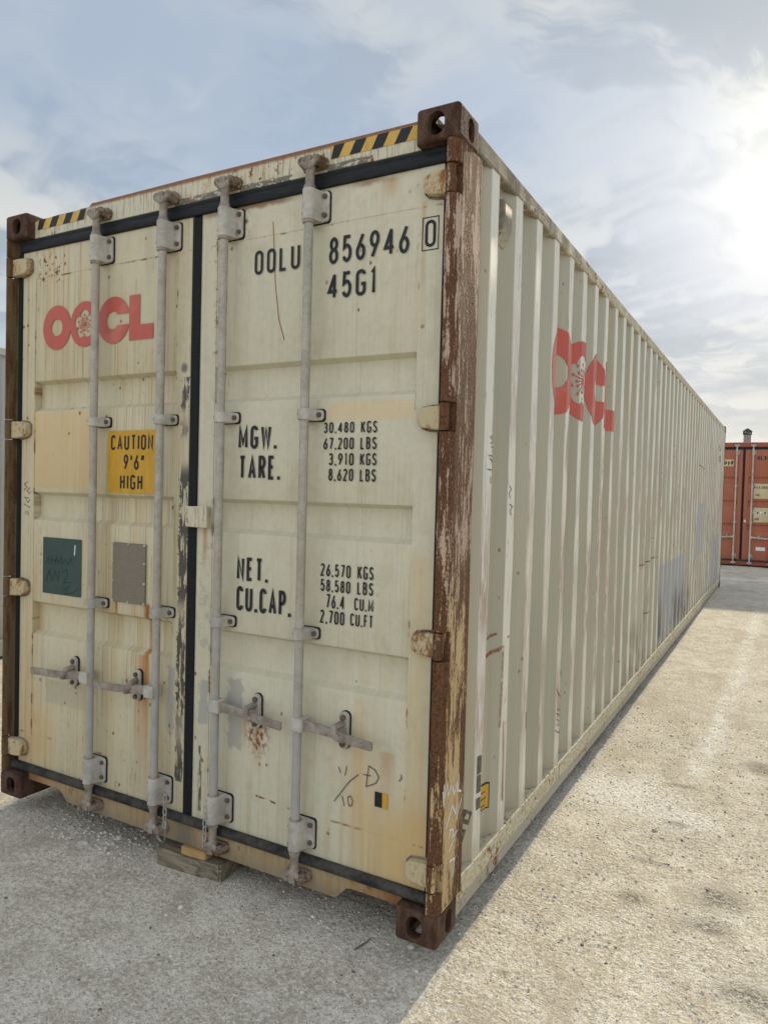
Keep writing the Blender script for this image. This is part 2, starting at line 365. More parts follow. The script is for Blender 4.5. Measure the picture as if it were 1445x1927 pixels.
wood('fresh_wood', (.36, .22, .085), (.56, .38, .17), 0, 45)
def plate_mat():
    g = material('plate_metal'); x, y, z = g.pos()
    row = g.sm(.2, .8, g.m('SINE', z*520)*.5+.5)
    ch = g.noise(g.xyz(x*260, 0., g.m('ROUND', z*82)*5.), 1., 2)
    n = g.noise(g.xyz(x*30, y, z*30), 1., 5, .6)
    t = row*g.sm(.45, .6, ch)
    c = g.mix(n, (.16, .135, .105), (.26, .225, .175)); c = g.mix(t*.5, c, (.32, .285, .23))
    g.out(c, .55, g.bump(t, .6, .002), metal=.2)
plate_mat()
def other_paint(name, base, amt=.4):
    g = material(name); x, y, z = g.pos(); P = g.xyz(x, y, z)
    st = g.noise(g.xyz((x+y)*14, 0., z*.7), 1., 5, .6); n = g.noise(P, 1.5, 4); sp = g.noise(P, 26, 4, .65)
    c = g.mix(n*.4, base, tuple(v*.72 for v in base)); c = g.mix(g.sm(.5, .7, st)*amt, c, tuple(v*.55 for v in base))
    c = g.mix(g.sm(.66, .72, sp), c, (.12, .05, .03))
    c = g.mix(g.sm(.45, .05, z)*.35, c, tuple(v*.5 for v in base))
    g.out(c, .6, g.bump(n, .1, .03))
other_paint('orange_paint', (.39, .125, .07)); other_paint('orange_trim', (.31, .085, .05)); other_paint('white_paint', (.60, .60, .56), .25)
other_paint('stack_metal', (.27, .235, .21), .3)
simple('stack_cap_metal', (.02, .024, .026), (.05, .055, .058), 20, .6)
simple('cream_decal', (.50, .42, .25), (.60, .51, .33), 9, .6)
simple('white_decal', (.70, .69, .66), (.82, .81, .79), 9, .6)

# ================================================================== mesh helpers
def link(name, me, mat, parent=None, smooth=None):
    o = bpy.data.objects.new(name, me); col.objects.link(o)
    if mat: me.materials.clear(); me.materials.append(MATS[mat])
    if parent: o.parent = parent
    if smooth is not None:
        me.polygons.foreach_set('use_smooth', [True]*len(me.polygons)); me.set_sharp_from_angle(angle=R(smooth))
    return o
class MB:
    def __init__(s): s.v, s.f = [], []
    def add(s, vs, fs):
        b = len(s.v); s.v += [tuple(p) for p in vs]; s.f += [tuple(i+b for i in f) for f in fs]; return s
    def box(s, x0, x1, y0, y1, z0, z1):
        return s.add([(x0,y0,z0),(x1,y0,z0),(x1,y1,z0),(x0,y1,z0),(x0,y0,z1),(x1,y0,z1),(x1,y1,z1),(x0,y1,z1)],
                     [(0,3,2,1),(4,5,6,7),(0,1,5,4),(1,2,6,5),(2,3,7,6),(3,0,4,7)])
    def prism(s, poly, axis, a, b):
        """poly: 2-D outline in the two other axes (in x,y,z order), extruded along axis from a to b"""
        ar = sum(p[0]*q[1]-q[0]*p[1] for p, q in zip(poly, poly[1:]+poly[:1]))
        if axis == 1: ar = -ar
        if ar < 0: poly = poly[::-1]
        n = len(poly)
        def P(p, t): q = list(p); q.insert(axis, t); return tuple(q)
        vs = [P(p, a) for p in poly]+[P(p, b) for p in poly]
        fs = [tuple(range(n-1, -1, -1)), tuple(range(n, 2*n))]+[(i, (i+1) % n, (i+1) % n+n, i+n) for i in range(n)]
        return s.add(vs, fs)
    def cyl(s, p0, p1, r0, r1=None, n=16, caps=True):
        r1 = r0 if r1 is None else r1
        p0, p1 = Vector(p0), Vector(p1); d = (p1-p0).normalized()
        a = d.orthogonal().normalized(); b = d.cross(a)
        vs = []
        for p, r in ((p0, r0), (p1, r1)):
            vs += [p+(a*math.cos(t)+b*math.sin(t))*r for t in (2*math.pi*i/n for i in range(n))]
        fs = [(i, (i+1) % n, (i+1) % n+n, i+n) for i in range(n)]
        if caps: fs += [tuple(range(n-1, -1, -1)), tuple(range(n, 2*n))]
        return s.add(vs, fs)
    def tube(s, pts, r, n=8, closed=False):
        pts = [Vector(p) for p in pts]; N = len(pts); vs, fs = [], []
        ref = None
        for i, p in enumerate(pts):
            t = (pts[(i+1) % N]-pts[i-1]) if closed or 0 < i < N-1 else (pts[1]-pts[0] if i == 0 else pts[-1]-pts[-2])
            t.normalize()
            if ref is None: ref = t.orthogonal().normalized()
            ref = (ref-t*ref.dot(t)).normalized(); b = t.cross(ref)
            rr = r[i] if isinstance(r, (list, tuple)) else r
            vs += [p+(ref*math.cos(a)+b*math.sin(a))*rr for a in (2*math.pi*k/n for k in range(n))]
        for i in range(N if closed else N-1):
            for k in range(n):
                a0, a1 = i*n+k, i*n+(k+1) % n; j = ((i+1) % N)*n
                fs.append((a0, a1, j+(k+1) % n, j+k))
        if not closed: fs += [tuple(range(n-1, -1, -1)), tuple(range((N-1)*n, N*n))]
        return s.add(vs, fs)
    def lathe(s, prof, cx, cy, n=18):                # (r, z) profile about a vertical axis
        vs, fs = [], []
        for r, z in prof: vs += [(cx+r*math.cos(2*math.pi*i/n), cy+r*math.sin(2*math.pi*i/n), z) for i in range(n)]
        for j in range(len(prof)-1):
            fs += [(j*n+i, j*n+(i+1) % n, (j+1)*n+(i+1) % n, (j+1)*n+i) for i in range(n)]
        fs += [tuple(range(n-1, -1, -1)), tuple(range((len(prof)-1)*n, len(prof)*n))]
        return s.add(vs, fs)
    def shift(s, d): s.v = [(a+d[0], b+d[1], c+d[2]) for a, b, c in s.v]; return s
    def mesh(s, name):
        me = bpy.data.meshes.new(name); me.from_pydata(s.v, [], s.f); me.update(); return me
    def build(s, name, mat, parent=None, bevel=0, smooth=35, seg=2):
        o = link(name, s.mesh(name), mat, parent, smooth)
        if bevel:
            b = o.modifiers.new('bevel', 'BEVEL'); b.width = bevel; b.segments = seg; b.limit_method = 'ANGLE'; b.angle_limit = R(40)
            b.harden_normals = True
        return o
def empty(name, loc=(0, 0, 0), rz=0):
    o = bpy.data.objects.new(name, None); col.objects.link(o); o.location = loc; o.rotation_euler = (0, 0, rz); o.empty_display_size = .2
    return o
def tag(o, label, cat, group=None):
    o['label'] = label; o['category'] = cat
    if group: o['group'] = group
    return o
def structure(o): o['kind'] = 'structure'; return o

# ------------------------------------------------------------------ stroke lettering
def arc(cx, cy, rx, ry, a0, a1, n=9):
    return [(cx+rx*math.cos(R(a0+(a1-a0)*i/n)), cy+ry*math.sin(R(a0+(a1-a0)*i/n))) for i in range(n+1)]
O_ = arc(.5, .82, .5, .18, 0, 180)+arc(.5, .18, .5, .18, 180, 360)
GL = {
 'O': (.44, [('c', O_)]), '0': (.42, [('c', O_)]),
 '1': (.26, [[(.05, .86), (.62, 1), (.62, 0)]]),
 '2': (.42, [arc(.5, .8, .5, .2, 165, -25)+[(0, 0), (1, 0)]]),
 '3': (.42, [arc(.5, .77, .46, .23, 155, -80)+arc(.5, .27, .5, .27, 75, -155)]),
 '4': (.46, [[(.72, 0), (.72, 1)], [(.72, .97), (.02, .26), (1.05, .26)]]),
 '5': (.42, [[(.95, 1), (.14, 1), (.06, .55)]+arc(.48, .32, .52, .32, 115, -155)]),
 '6': (.42, [('c', arc(.5, .28, .5, .28, 0, 340, 16)), [(.80, 1), (.07, .40)]]),
 '9': (.42, [('c', arc(.5, .72, .5, .28, 0, 340, 16)), [(.20, 0), (.93, .60)]]),
 '7': (.42, [[(0, 1), (1, 1), (.35, 0)]]),
 '8': (.42, [('c', arc(.5, .77, .43, .23, 0, 340, 14)), ('c', arc(.5, .27, .5, .27, 0, 340, 14))]),
 'A': (.46, [[(0, 0), (.5, 1), (1, 0)], [(.2, .3), (.8, .3)]]),
 'B': (.42, [[(0, .0), (0, 1), (.5, 1)]+arc(.5, .765, .42, .235, 80, -80)+[(.1, .53)], [(.4, .53)]+arc(.5, .265, .5, .265, 80, -80)+[(.08, 0)]]),
 'C': (.42, [arc(.5, .82, .5, .18, 5, 180)+arc(.5, .18, .5, .18, 180, 355)]),
 'D': (.44, [('c', [(0, 0), (0, 1)]+arc(.4, .7, .6, .3, 90, 0)+arc(.4, .3, .6, .3, 0, -90))]),
 'E': (.38, [[(1, 1), (0, 1), (0, 0), (1, 0)], [(.08, .53), (.85, .53)]]),
 'F': (.38, [[(1, 1), (0, 1), (0, 0)], [(.08, .53), (.85, .53)]]),
 'G': (.44, [arc(.5, .82, .5, .18, 10, 180)+arc(.5, .18, .5, .18, 180, 360)+[(1, .44), (.55, .44)]]),
 'H': (.42, [[(0, 0), (0, 1)], [(1, 0), (1, 1)], [(.05, .53), (.95, .53)]]),
 'I': (.12, [[(.5, 0), (.5, 1)]]),
 'K': (.44, [[(0, 0), (0, 1)], [(1, 1), (.06, .42)], [(.32, .58), (1, 0)]]),
 'L': (.38, [[(0, 1), (0, 0), (1, 0)]]),
 'M': (.54, [[(0, 0), (0, 1), (.5, .2), (1, 1), (1, 0)]]),
 'N': (.44, [[(0, 0), (0, 1), (1, 0), (1, 1)]]),
 'P': (.42, [[(0, 0), (0, 1), (.5, 1)]+arc(.5, .74, .5, .26, 80, -80)+[(.08, .48)]]),
 'R': (.42, [[(0, 0), (0, 1), (.5, 1)]+arc(.5, .75, .48, .25, 80, -80)+[(.08, .5)], [(.5, .47), (1, 0)]]),
 'S': (.42, [arc(.5, .77, .48, .23, 20, 245)+arc(.5, .25, .5, .25, 65, -165)]),
 'T': (.42, [[(0, 1), (1, 1)], [(.5, .97), (.5, 0)]]),
 'U': (.44, [[(0, 1)]+arc(.5, .18, .5, .18, 180, 360)+[(1, 1)]]),
 'W': (.58, [[(0, 1), (.22, 0), (.5, .9), (.78, 0), (1, 1)]]),
 'X': (.42, [[(0, 0), (1, 1)], [(0, 1), (1, 0)]]),
 'l': (.14, [[(.5, 0), (.5, 1)]]), 'o': (.56, [('c', arc(.5, .35, .5, .35, 0, 345, 16))]),
 'y': (.5, [[(0, .7), (.5, .02)], [(1, .7), (.35, -.28), (.05, -.28)]]),
 'd': (.56, [('c', arc(.46, .35, .46, .35, 0, 345, 16)), [(1, 0), (1, 1)]]),
 '.': (.15, [[(.5, -.075), (.5, .085)]]), ',': (.14, [[(.6, .08), (.3, -.12)]]), "'": (.16, [[(.9, 1), (.3, .66)]]), '"': (.30, [[(.35, 1), (.05, .66)], [(1, 1), (.7, .66)]]),
 '/': (.3, [[(0, 0), (1, 1)]]), '-': (.3, [[(0, .45), (1, .45)]]), ' ': (.22, []),
}
def strip(pts, t, closed=False):
    """flat band of width t along a 2-D polyline -> verts, quads"""
    P = [np.array(p, float) for p in pts]
    Q = [P[0]]
    for p in P[1:]:
        if np.linalg.norm(p-Q[-1]) > 1e-6: Q.append(p)
    if closed and np.linalg.norm(Q[0]-Q[-1]) < 1e-6: Q.pop()
    P = Q; n = len(P); vs = []
    for i in range(n):
        a = P[i]-P[i-1] if (closed or i > 0) else P[1]-P[0]
        b = P[(i+1) % n]-P[i] if (closed or i < n-1) else P[-1]-P[-2]
        a = a/(np.linalg.norm(a)+1e-12); b = b/(np.linalg.norm(b)+1e-12)
        na, nb = np.array([-a[1], a[0]]), np.array([-b[1], b[0]])
        m = na+nb; L = np.linalg.norm(m)
        m = na if L < .2 else m/L
        k = 1/max(.45, float(m@na))
        vs += [P[i]+m*k*t/2, P[i]-m*k*t/2]
    fs = [(2*i, 2*i+1, 2*((i+1) % n)+1, 2*((i+1) % n)) for i in range(n if closed else n-1)]
    return vs, fs
def text_strips(s, u0, v0, v1, u1=None, t=.14, gap=.16):
    """letters between v0 and v1 (height), from u0 to u1; list of (verts2d, faces)"""
    h = v1-v0; adv = 0; lay = []
    for ch in s:
        w, st = GL[ch]; lay.append((adv, w, st)); adv += w+gap
    tot = (adv-gap)*h; sx = 1 if u1 is None else (u1-u0)/tot
    res = []
    for a, w, st in lay:
        for k in st:
            cl = isinstance(k, tuple); pts = k[1] if cl else k
            q = [(u0+sx*(a*h+t*h/2+p[0]*max(w-t, .001)*h), v0+t*h/2+p[1]*(1-t)*h) for p in pts]
            res.append(strip(q, t*h*(.5+.5*min(sx, 1.3)), cl))
    return res
def strips_mesh(strips, fn, name, mat, parent, label=None):
    mb = MB()
    for i, (vs, fs) in enumerate(strips): mb.add([fn(p[0], p[1], .00012*(i % 4)) for p in vs], fs)
    o = link(name, mb.mesh(name), mat, parent)
    if label: o['label'] = label
    return o
def fill(loops):
    """loops of 2-D points (outer + holes) -> verts, tris"""
    tr = geometry.tessellate_polygon([[Vector((p[0], p[1], 0)) for p in L] for L in loops])
    vs = [p for L in loops for p in L]
    return vs, [tuple(t) for t in tr]

def logo_shapes(x0, z0, h, sx=1.0):
    """red wordmark of height h: list of (loops) ; unit = h"""
    k = h/.212
    X = lambda x: x0+(x-.244)*k*sx
    Z = lambda z: z0+z*k
    def el(cx, cz, rx, rz, a0=0, a1=360, n=40): return [(X(cx+rx*math.cos(R(a0+(a1-a0)*i/n))), Z(cz+rz*math.sin(R(a0+(a1-a0)*i/n)))) for i in range(n if a1-a0 == 360 else n+1)]
    S_ = []
    S_.append([el(.3455, .106, .1015, .106), el(.3455, .106, .0405, .0405, n=28)[::-1]])
    fl = []
    for p in range(5):
        c = 90+72*p
        fl += [(.542+.037*math.cos(R(c))+.031*math.cos(R(c+a)), .106+.037*math.sin(R(c))+.031*math.sin(R(c+a))) for a in range(-100, 101, 20)]
    S_.append([el(.5445, .106, .1015, .106), [(X(a), Z(b)) for a, b in fl][::-1]])
    a = 13.4
    outer = el(.739, .106, .1035, .106, a, 360-a, 44)
    inner = el(.733, .106, .040, .040, 37, 323, 26)[::-1]
    S_.append([outer+inner])
    S_.append([[(X(a_), Z(b_)) for a_, b_ in ((.840, .006), (.840, .206), (.907, .206), (.907, .072), (.991, .072), (.991, .006))]])
    fine = []
    fine.append([el(.542, .106, .008, .008, n=14)])
    for i in range(15):
        t = R(90+24*i); L = .041 if i % 3 == 0 else .027
        c, s = math.cos(t), math.sin(t); w = .0012
        p = lambda d, o: (X(.542+c*d-s*o), Z(.106+s*d+c*o))
        fine.append([[p(.006, -w), p(L, -w), p(L, w), p(.006, w)]])
        fine.append([el(.542+c*(L+.003), .106+s*(L+.003), .0045, .0045, n=10)])
    return S_, fine

# ================================================================== container pieces (local frame: doors at y = 0, width along x, length along y)
W, H, L = 2.438, 2.896, 12.192
HY = .047            # front of header and sill
DY = .055            # front of the door leaves
def cast_mesh():
    """right front lower corner casting, outer corner at the origin, hollow with oval apertures"""
    bm = bmesh.new()
    bmesh.ops.create_cube(bm, size=1); 
    for v in bm.verts: v.co = Vector((v.co.x*.162-.081, v.co.y*.178+.089, v.co.z*.118+.059))
    es = [e for e in bm.edges if all(v.co.x > -.001 for v in e.verts) or all(v.co.z < .001 for v in e.verts) or (all(v.co.y < .001 for v in e.verts))]
    bmesh.ops.bevel(bm, geom=es, offset=.013, segments=3, affect='EDGES', profile=.5)
    me = bpy.data.meshes.new('corner_casting'); bm.to_mesh(me); bm.free()
    body = bpy.data.objects.new('corner_casting_tmp', me); col.objects.link(body)
    def stad(cx, cz, w, h, n=10):
        r = min(w, h)/2; pts = []
        if h >= w:
            pts = [(cx+r*math.cos(R(a)), cz+h/2-r+r*math.sin(R(a))) for a in np.linspace(0, 180, n)]+[(cx+r*math.cos(R(a)), cz-h/2+r+r*math.sin(R(a))) for a in np.linspace(180, 360, n)]
        else:
            pts = [(cx+w/2-r+r*math.cos(R(a)), cz+r*math.sin(R(a))) for a in np.linspace(-90, 90, n)]+[(cx-w/2+r+r*math.cos(R(a)), cz+r*math.sin(R(a))) for a in np.linspace(90, 270, n)]
        return pts
    cut = [MB().box(-.136, -.026, .026, .152, .026, .094), MB().prism(stad(-.086, .060, .062, .080), 1, -.02, .06),
           MB().prism(stad(.103, .060, .052, .082), 0, -.06, .02), MB().prism(stad(-.086, .103, .064, .122), 2, -.02, .06)]
    tmp = []
    for i, c in enumerate(cut):
        o = bpy.data.objects.new('cutter', c.mesh('cutter')); col.objects.link(o); tmp.append(o)
        m = body.modifiers.new('b', 'BOOLEAN'); m.operation = 'DIFFERENCE'; m.solver = 'EXACT'; m.object = o
    dg = bpy.context.evaluated_depsgraph_get()
    res = bpy.data.meshes.new_from_object(body.evaluated_get(dg)); 
    for o in tmp+[body]: bpy.data.objects.remove(o)
    return res
CAST = cast_mesh()
def cast_variant(sx, sy, sz):
    me = CAST.copy()
    me.transform(Matrix.Diagonal((sx, sy, sz, 1)))
    if sx*sy*sz < 0: me.flip_normals()
    return me
CV = {(a, b, c): cast_variant(a, b, c) for a in (1, -1) for b in (1, -1) for c in (1, -1)}

PITCH_C, Y0 = .278, .337          # corrugation pitch and start of the first proud face
XP, XV = 2.4315, 2.3955           # proud and sunk planes of the right wall
def wall_profile(y):
    t = (y-Y0) % PITCH_C
    if t <= .072: return XP
    if t <= .140: return XP-(t-.072)/.068*(XP-XV)
    if t <= .210: return XV
    return XV+(t-.210)/.068*(XP-XV)
def folds(y0, y1):
    r = []
    k = math.floor((y0-Y0)/PITCH_C)-1
    while Y0+k*PITCH_C < y1+.3:
        for d in (0, .072, .140, .210):
            yy = Y0+k*PITCH_C+d
            if y0+1e-4 < yy < y1-1e-4: r.append(yy)
        k += 1
    return r

def post_section(full):
    if full: return [(2.389, .052), (2.387, .020), (2.392, .007), (2.397, .003), (2.403, .001), (2.409, .0012), (2.415, .003), (2.421, .0065), (2.427, .012), (2.431, .0185), (2.4345, .026), (2.4362, .035), (2.437, .046), (2.437, .212), (2.398, .216), (2.398, .08)]
    return [(2.408, .052), (2.408, .047), (2.437, .047), (2.437, .212), (2.398, .216), (2.398, .08)]
HZ = (2.648, 1.845, 1.055, .243)
# pressed sheet: folds along y, rows along z, with the small dents of an old wall
WY = [.205]+folds(.205, L-.08)+[L-.08]
WZ = list(np.linspace(.1705, 2.803, 15))
_r = np.random.default_rng(11)
DENT = _r.normal(0, .0016, (len(WY), len(WZ)))
DENT = (DENT+np.roll(DENT, 1, 1)+np.roll(DENT, -1, 1))/1.6
for _ in range(26):                                     # knocks
    a_, b_ = _r.integers(4, len(WY)-4), _r.integers(1, len(WZ)-1); DENT[a_:a_+2, b_] -= _r.uniform(.003, .008)
DENT[:, 0] = 0; DENT[:, -1] = 0
WX = np.array([[wall_profile(y)+DENT[i, j] for j in range(len(WZ))] for i, y in enumerate(WY)])
import bisect
def wall_x(y, z=None):
    i = min(max(bisect.bisect_right(WY, y)-1, 0), len(WY)-2); t = (y-WY[i])/(WY[i+1]-WY[i])
    j = min(max(bisect.bisect_right(WZ, z)-1, 0), len(WZ)-2); q = (z-WZ[j])/(WZ[j+1]-WZ[j])
    return (WX[i, j]*(1-t)+WX[i+1, j]*t)*(1-q)+(WX[i, j+1]*(1-t)+WX[i+1, j+1]*t)*q
def left_section(full):
    if full: return [(.0015, .212), (.0015, .03), (.004, .006), (.010, .001), (.017, .003), (.022, .014), (.026, .05), (.034, .062), (.040, .075), (.040, .216)]
    return [(.0015, .212), (.0015, .047), (.030, .047), (.034, .062), (.040, .075), (.040, .216)]

def hinge(parent, mat_blade, mat_pin, z, right):
    X = (lambda x: x) if right else (lambda x: W-x)
    xo = 2.402 if right else 2.424
    blade = [(2.2975, z-.020), (2.2975, z+.022), (2.310, z+.033), (2.335, z+.038), (2.372, z+.040), (xo, z+.040), (xo, z-.044), (2.372, z-.044), (2.335, z-.040), (2.310, z-.033)]
    b = MB().prism([(X(a), c) for a, c in blade], 1, .021, DY+.004).build('hinge', mat_blade, parent, .007)
    px, py = (2.4035, .020) if right else (2.424, .018)
    MB().cyl((X(px), py, z-.047), (X(px), py, z+.047), .0175, n=18).build('hinge_pin', mat_pin, b, .002)
    wl = [(X(2.35+(a-2.35)*1.07), z+(c-z)*1.10) for a, c in blade]
    MB().tube([(p[0], DY-.0005, p[1]) for p in ([(X(2.372), z-.048)]+wl[8:]+wl[:4]+[(X(2.372), z+.044)])], .0042, 6).build('weld_bead', 'keeper_rust', b)

def make_rod(parent, rx, side, mats, handle_z=.69, hub=None, end=None, detail=True):
    """lock rod with cams, keepers, brackets, clamps and handle; side = -1 handle to the left, 1 to the right"""
    ry = .006; mr, mc, mk, mbk = mats
    rod = MB().cyl((rx, ry, .20), (rx, ry, 2.70), .0175, n=20).build('lock_rod', mr, parent)
    def bracket(z0, z1, bolts, wid=.064, name='rod_bracket'):
        pr = [(-.026, .046), (-.0265, .0)]+[(.0265*math.cos(R(a)), .0265*math.sin(R(a))) for a in range(190, 345, 14)]+[(.028, .006), (.031, .022), (.038, .036), (.038, .046)]
        pts = [(rx+a, ry+b) for a, b in pr]
        def rr(x0, x1, za, zb, r):
            return [(x1-r+r*math.sin(R(a)), zb-r+r*math.cos(R(a))) for a in range(0, 91, 22)]+[(x1-r+r*math.cos(R(a)), za+r-r*math.sin(R(a))) for a in range(0, 91, 22)]+[(x0, za), (x0, zb)]
        k_r = min(.014, (z1-z0)*.3)
        MB().prism(pts, 2, z0, z1).prism(rr(rx+.02, rx+wid, z0+.0015, z1-.0015, k_r), 1, DY-.014, DY-.0036).build(name, mbk, rod, .003)
        MB().prism(rr(rx-.028, rx+wid+.003, z0-.003, z1+.003, k_r), 1, DY-.0037, DY+.003).build('backing_pad', 'rubber', rod)
        for z in bolts:
            MB().cyl((rx+wid-.016, DY-.022, z), (rx+wid-.016, DY-.004, z), .0095, n=10).build('bolt', 'bolt_metal', rod, .0015)
            a = R(212); cx, cy = rx+.0262*math.cos(a), ry+.0262*math.sin(a); nx, ny = math.cos(a), math.sin(a)
            MB().cyl((cx-nx*.004, cy-ny*.004, z), (cx+nx*.0012, cy+ny*.0012, z), .0055, n=10).build('rivet_hole_disc', 'hole_dark', rod)  # solid dark disc in place of the shade inside a hole
    bracket(2.592, 2.708, (2.616, 2.686)); bracket(.196, .312, (.222, .290))
    bracket(1.846, 1.889, (1.868,), .060, 'rod_clamp'); bracket(1.012, 1.054, (1.033,), .060, 'rod_clamp')
    for zt, d in ((2.70, 1), (.20, -1)):
        Z = lambda a: zt+d*a
        prof = [(.0235, Z(-.118)), (.0245, Z(-.112)), (.0185, Z(-.09)), (.0185, Z(.005)), (.0225, Z(.008)), (.0225, Z(.018)), (.0175, Z(.026)), (.0165, Z(.075)), (.020, Z(.085)), (.018, Z(.094))]
        if d < 0: prof = prof[::-1]
        MB().lathe(prof, rx, ry).build('rod_end', mc, rod)
        c = MB()
        c.box(rx-.014, rx+.014, ry-.020, ry+.020, min(Z(.078), Z(.128)), max(Z(.078), Z(.128)))
        for sx in (-1, 1):                                  # two hooked horns
            c.tube([(rx+sx*.006, ry-.008, Z(.088)), (rx+sx*.022, ry-.012, Z(.098)), (rx+sx*.030, ry-.004, Z(.112)), (rx+sx*.026, ry+.006, Z(.128)), (rx+sx*.012, ry+.008, Z(.134))], [.012, .012, .0105, .010, .008], 8)
        c.build('cam', mc, rod, .004)
        kk = MB()
        for sx in (-1, 1):
            kk.cyl((rx+sx*.030, ry-.016, Z(.112)), (rx+sx*.036, HY+.004, Z(.112)), .017, .024, 10)
        kk.prism([(rx-.05, Z(.088)), (rx-.056, Z(.12)), (rx-.035, Z(.14)), (rx+.035, Z(.14)), (rx+.058, Z(.115)), (rx+.05, Z(.088))], 1, HY-.016, HY+.004)
        kk.build('cam_keeper', mk, rod, .004)
    hz = handle_z; hx = rx+side*(.175) if hub is None else hub; ex = rx+side*.33 if end is None else end
    MB().box(min(rx-side*.012, rx+side*.042), max(rx-side*.012, rx+side*.042), ry-.030, ry+.026, hz-.026, hz+.026).build('handle_lug', mbk, rod, .004)
    h = MB()
    n = 9
    for i in range(n):
        pass
    y_h = ry-.008
    path = [(rx+side*.030, y_h, hz, .021, .009), (rx+side*.085, y_h, hz-.002, .019, .009), (hx-side*.040, y_h-.002, hz-.005, .017, .008), (hx, y_h-.004, hz-.008, .015, .008), (hx+side*.040, y_h-.012, hz-.011, .015, .008), (hx+side*.055, y_h-.015, hz-.012, .017, .0075), (ex-side*.006, y_h-.018, hz-.018, .0165, .007), (ex, y_h-.018, hz-.018, .013, .006)]
    vs, fs = [], []
    for (a, b, c_, hh_, tt) in path: vs += [(a, b-tt, c_-hh_), (a, b+tt, c_-hh_), (a, b+tt, c_+hh_), (a, b-tt, c_+hh_)]
    for i in range(len(path)-1):
        for k_ in range(4): 
            q = (4*i+k_, 4*i+(k_+1) % 4, 4*i+4+(k_+1) % 4, 4*i+4+k_)
            fs.append(q if side > 0 else q[::-1])
    e0 = (3, 2, 1, 0); e1 = tuple(4*(len(path)-1)+k_ for k_ in range(4))
    fs += [e0, e1] if side > 0 else [e0[::-1], e1[::-1]]
    hb = h.add(vs, fs).build('handle', mc, rod, .004)
    # retainer: oval plate with two bolts and a hooked catch
    ov = [(hx+.020*math.cos(R(a)), hz+.046+.020*math.sin(R(a))) for a in range(0, 181, 18)]+[(hx+.020*math.cos(R(a)), hz-.054+.020*math.sin(R(a))) for a in range(180, 361, 18)]
    ov2 = [(hx+(a-hx)*1.10, hz-.004+(b-hz+.004)*1.03) for a, b in ov]
    MB().prism(ov2, 1, DY-.004, DY+.003).build('backing_pad', 'rubber', rod)
    MB().prism(ov, 1, DY-.020, DY-.0038).build('handle_retainer', mbk, rod, .004)
    MB().tube([(hx-side*.004, DY-.018, hz+.022), (hx-side*.012, ry-.016, hz+.016), (hx-side*.006, ry-.026, hz-.002), (hx+side*.010, ry-.024, hz-.016), (hx+side*.020, ry-.008, hz-.024), (hx+side*.018, DY-.018, hz-.028)], [.014, .014, .013, .014, .013, .012], 8).build('handle_catch', mc, rod)
    for z in (hz+.046, hz-.054): MB().cyl((hx, DY-.030, z), (hx, DY-.019, z), .0105, n=12).build('bolt', 'bolt_metal', rod, .0015)
    return rod

GROOVES = ((2.089, 1.925), (1.543, 1.388), (.998, .820))
def make_door(parent, x0, x1, sl, sr, mat, name='door'):
    """one leaf: stiles, rails and a pressed panel with three sunk ribs; sl, sr = stile widths"""
    z0, z1, zt, zb = .160, 2.722, 2.586, .320
    d = MB()
    r = .02
    d.box(x0, x0+sl, DY, DY+.05, z0, z1); d.box(x1-sr, x1, DY, DY+.05, z0, z1)
    d.box(x0+sl, x1-sr, DY+.0008, DY+.05, zt, z1); d.box(x0+sl, x1-sr, DY+.0008, DY+.05, z0, zb)
    prof = [(zb, DY+.0022)]
    for a, b in GROOVES[::-1]:
        prof += [(b, DY+.0022), (b+.008, DY+.0045), (b+.026, DY+.035), (b+.034, DY+.0375), (a-.030, DY+.0375), (a-.022, DY+.035), (a-.007, DY+.0045), (a, DY+.0022)]
    prof.append((zt, DY+.0022))
    n = len(prof)
    vs = [(x0+sl+.0005, y, z) for z, y in prof]+[(x1-sr-.0005, y, z) for z, y in prof]
    d.add(vs, [(i, i+n, i+n+1, i+1) for i in range(n-1)])
    o = d.build(name, mat, parent, 0, 22)
    return o

def corrugated(parent, name, mat, right=True, mat2=None):
    n, m = len(WY), len(WZ)
    vs = [((WX[i, j] if right else W-WX[i, j]), WY[i], WZ[j]) for j in range(m) for i in range(n)]
    fs = [(j*n+i, j*n+i+1, j*n+n+i+1, j*n+n+i) for j in range(m-1) for i in range(n-1)]
    if not right: fs = [f[::-1] for f in fs]
    o = link(name, MB().add(vs, fs).mesh(name), mat, parent, 14)
    if mat2 and mat2 != mat:                                # another sheet of the wall further back
        o.data.materials.append(MATS[mat2])
        for i, q in enumerate(o.data.polygons): q.material_index = int(WY[i % (n-1)] > 1.18)
    return o

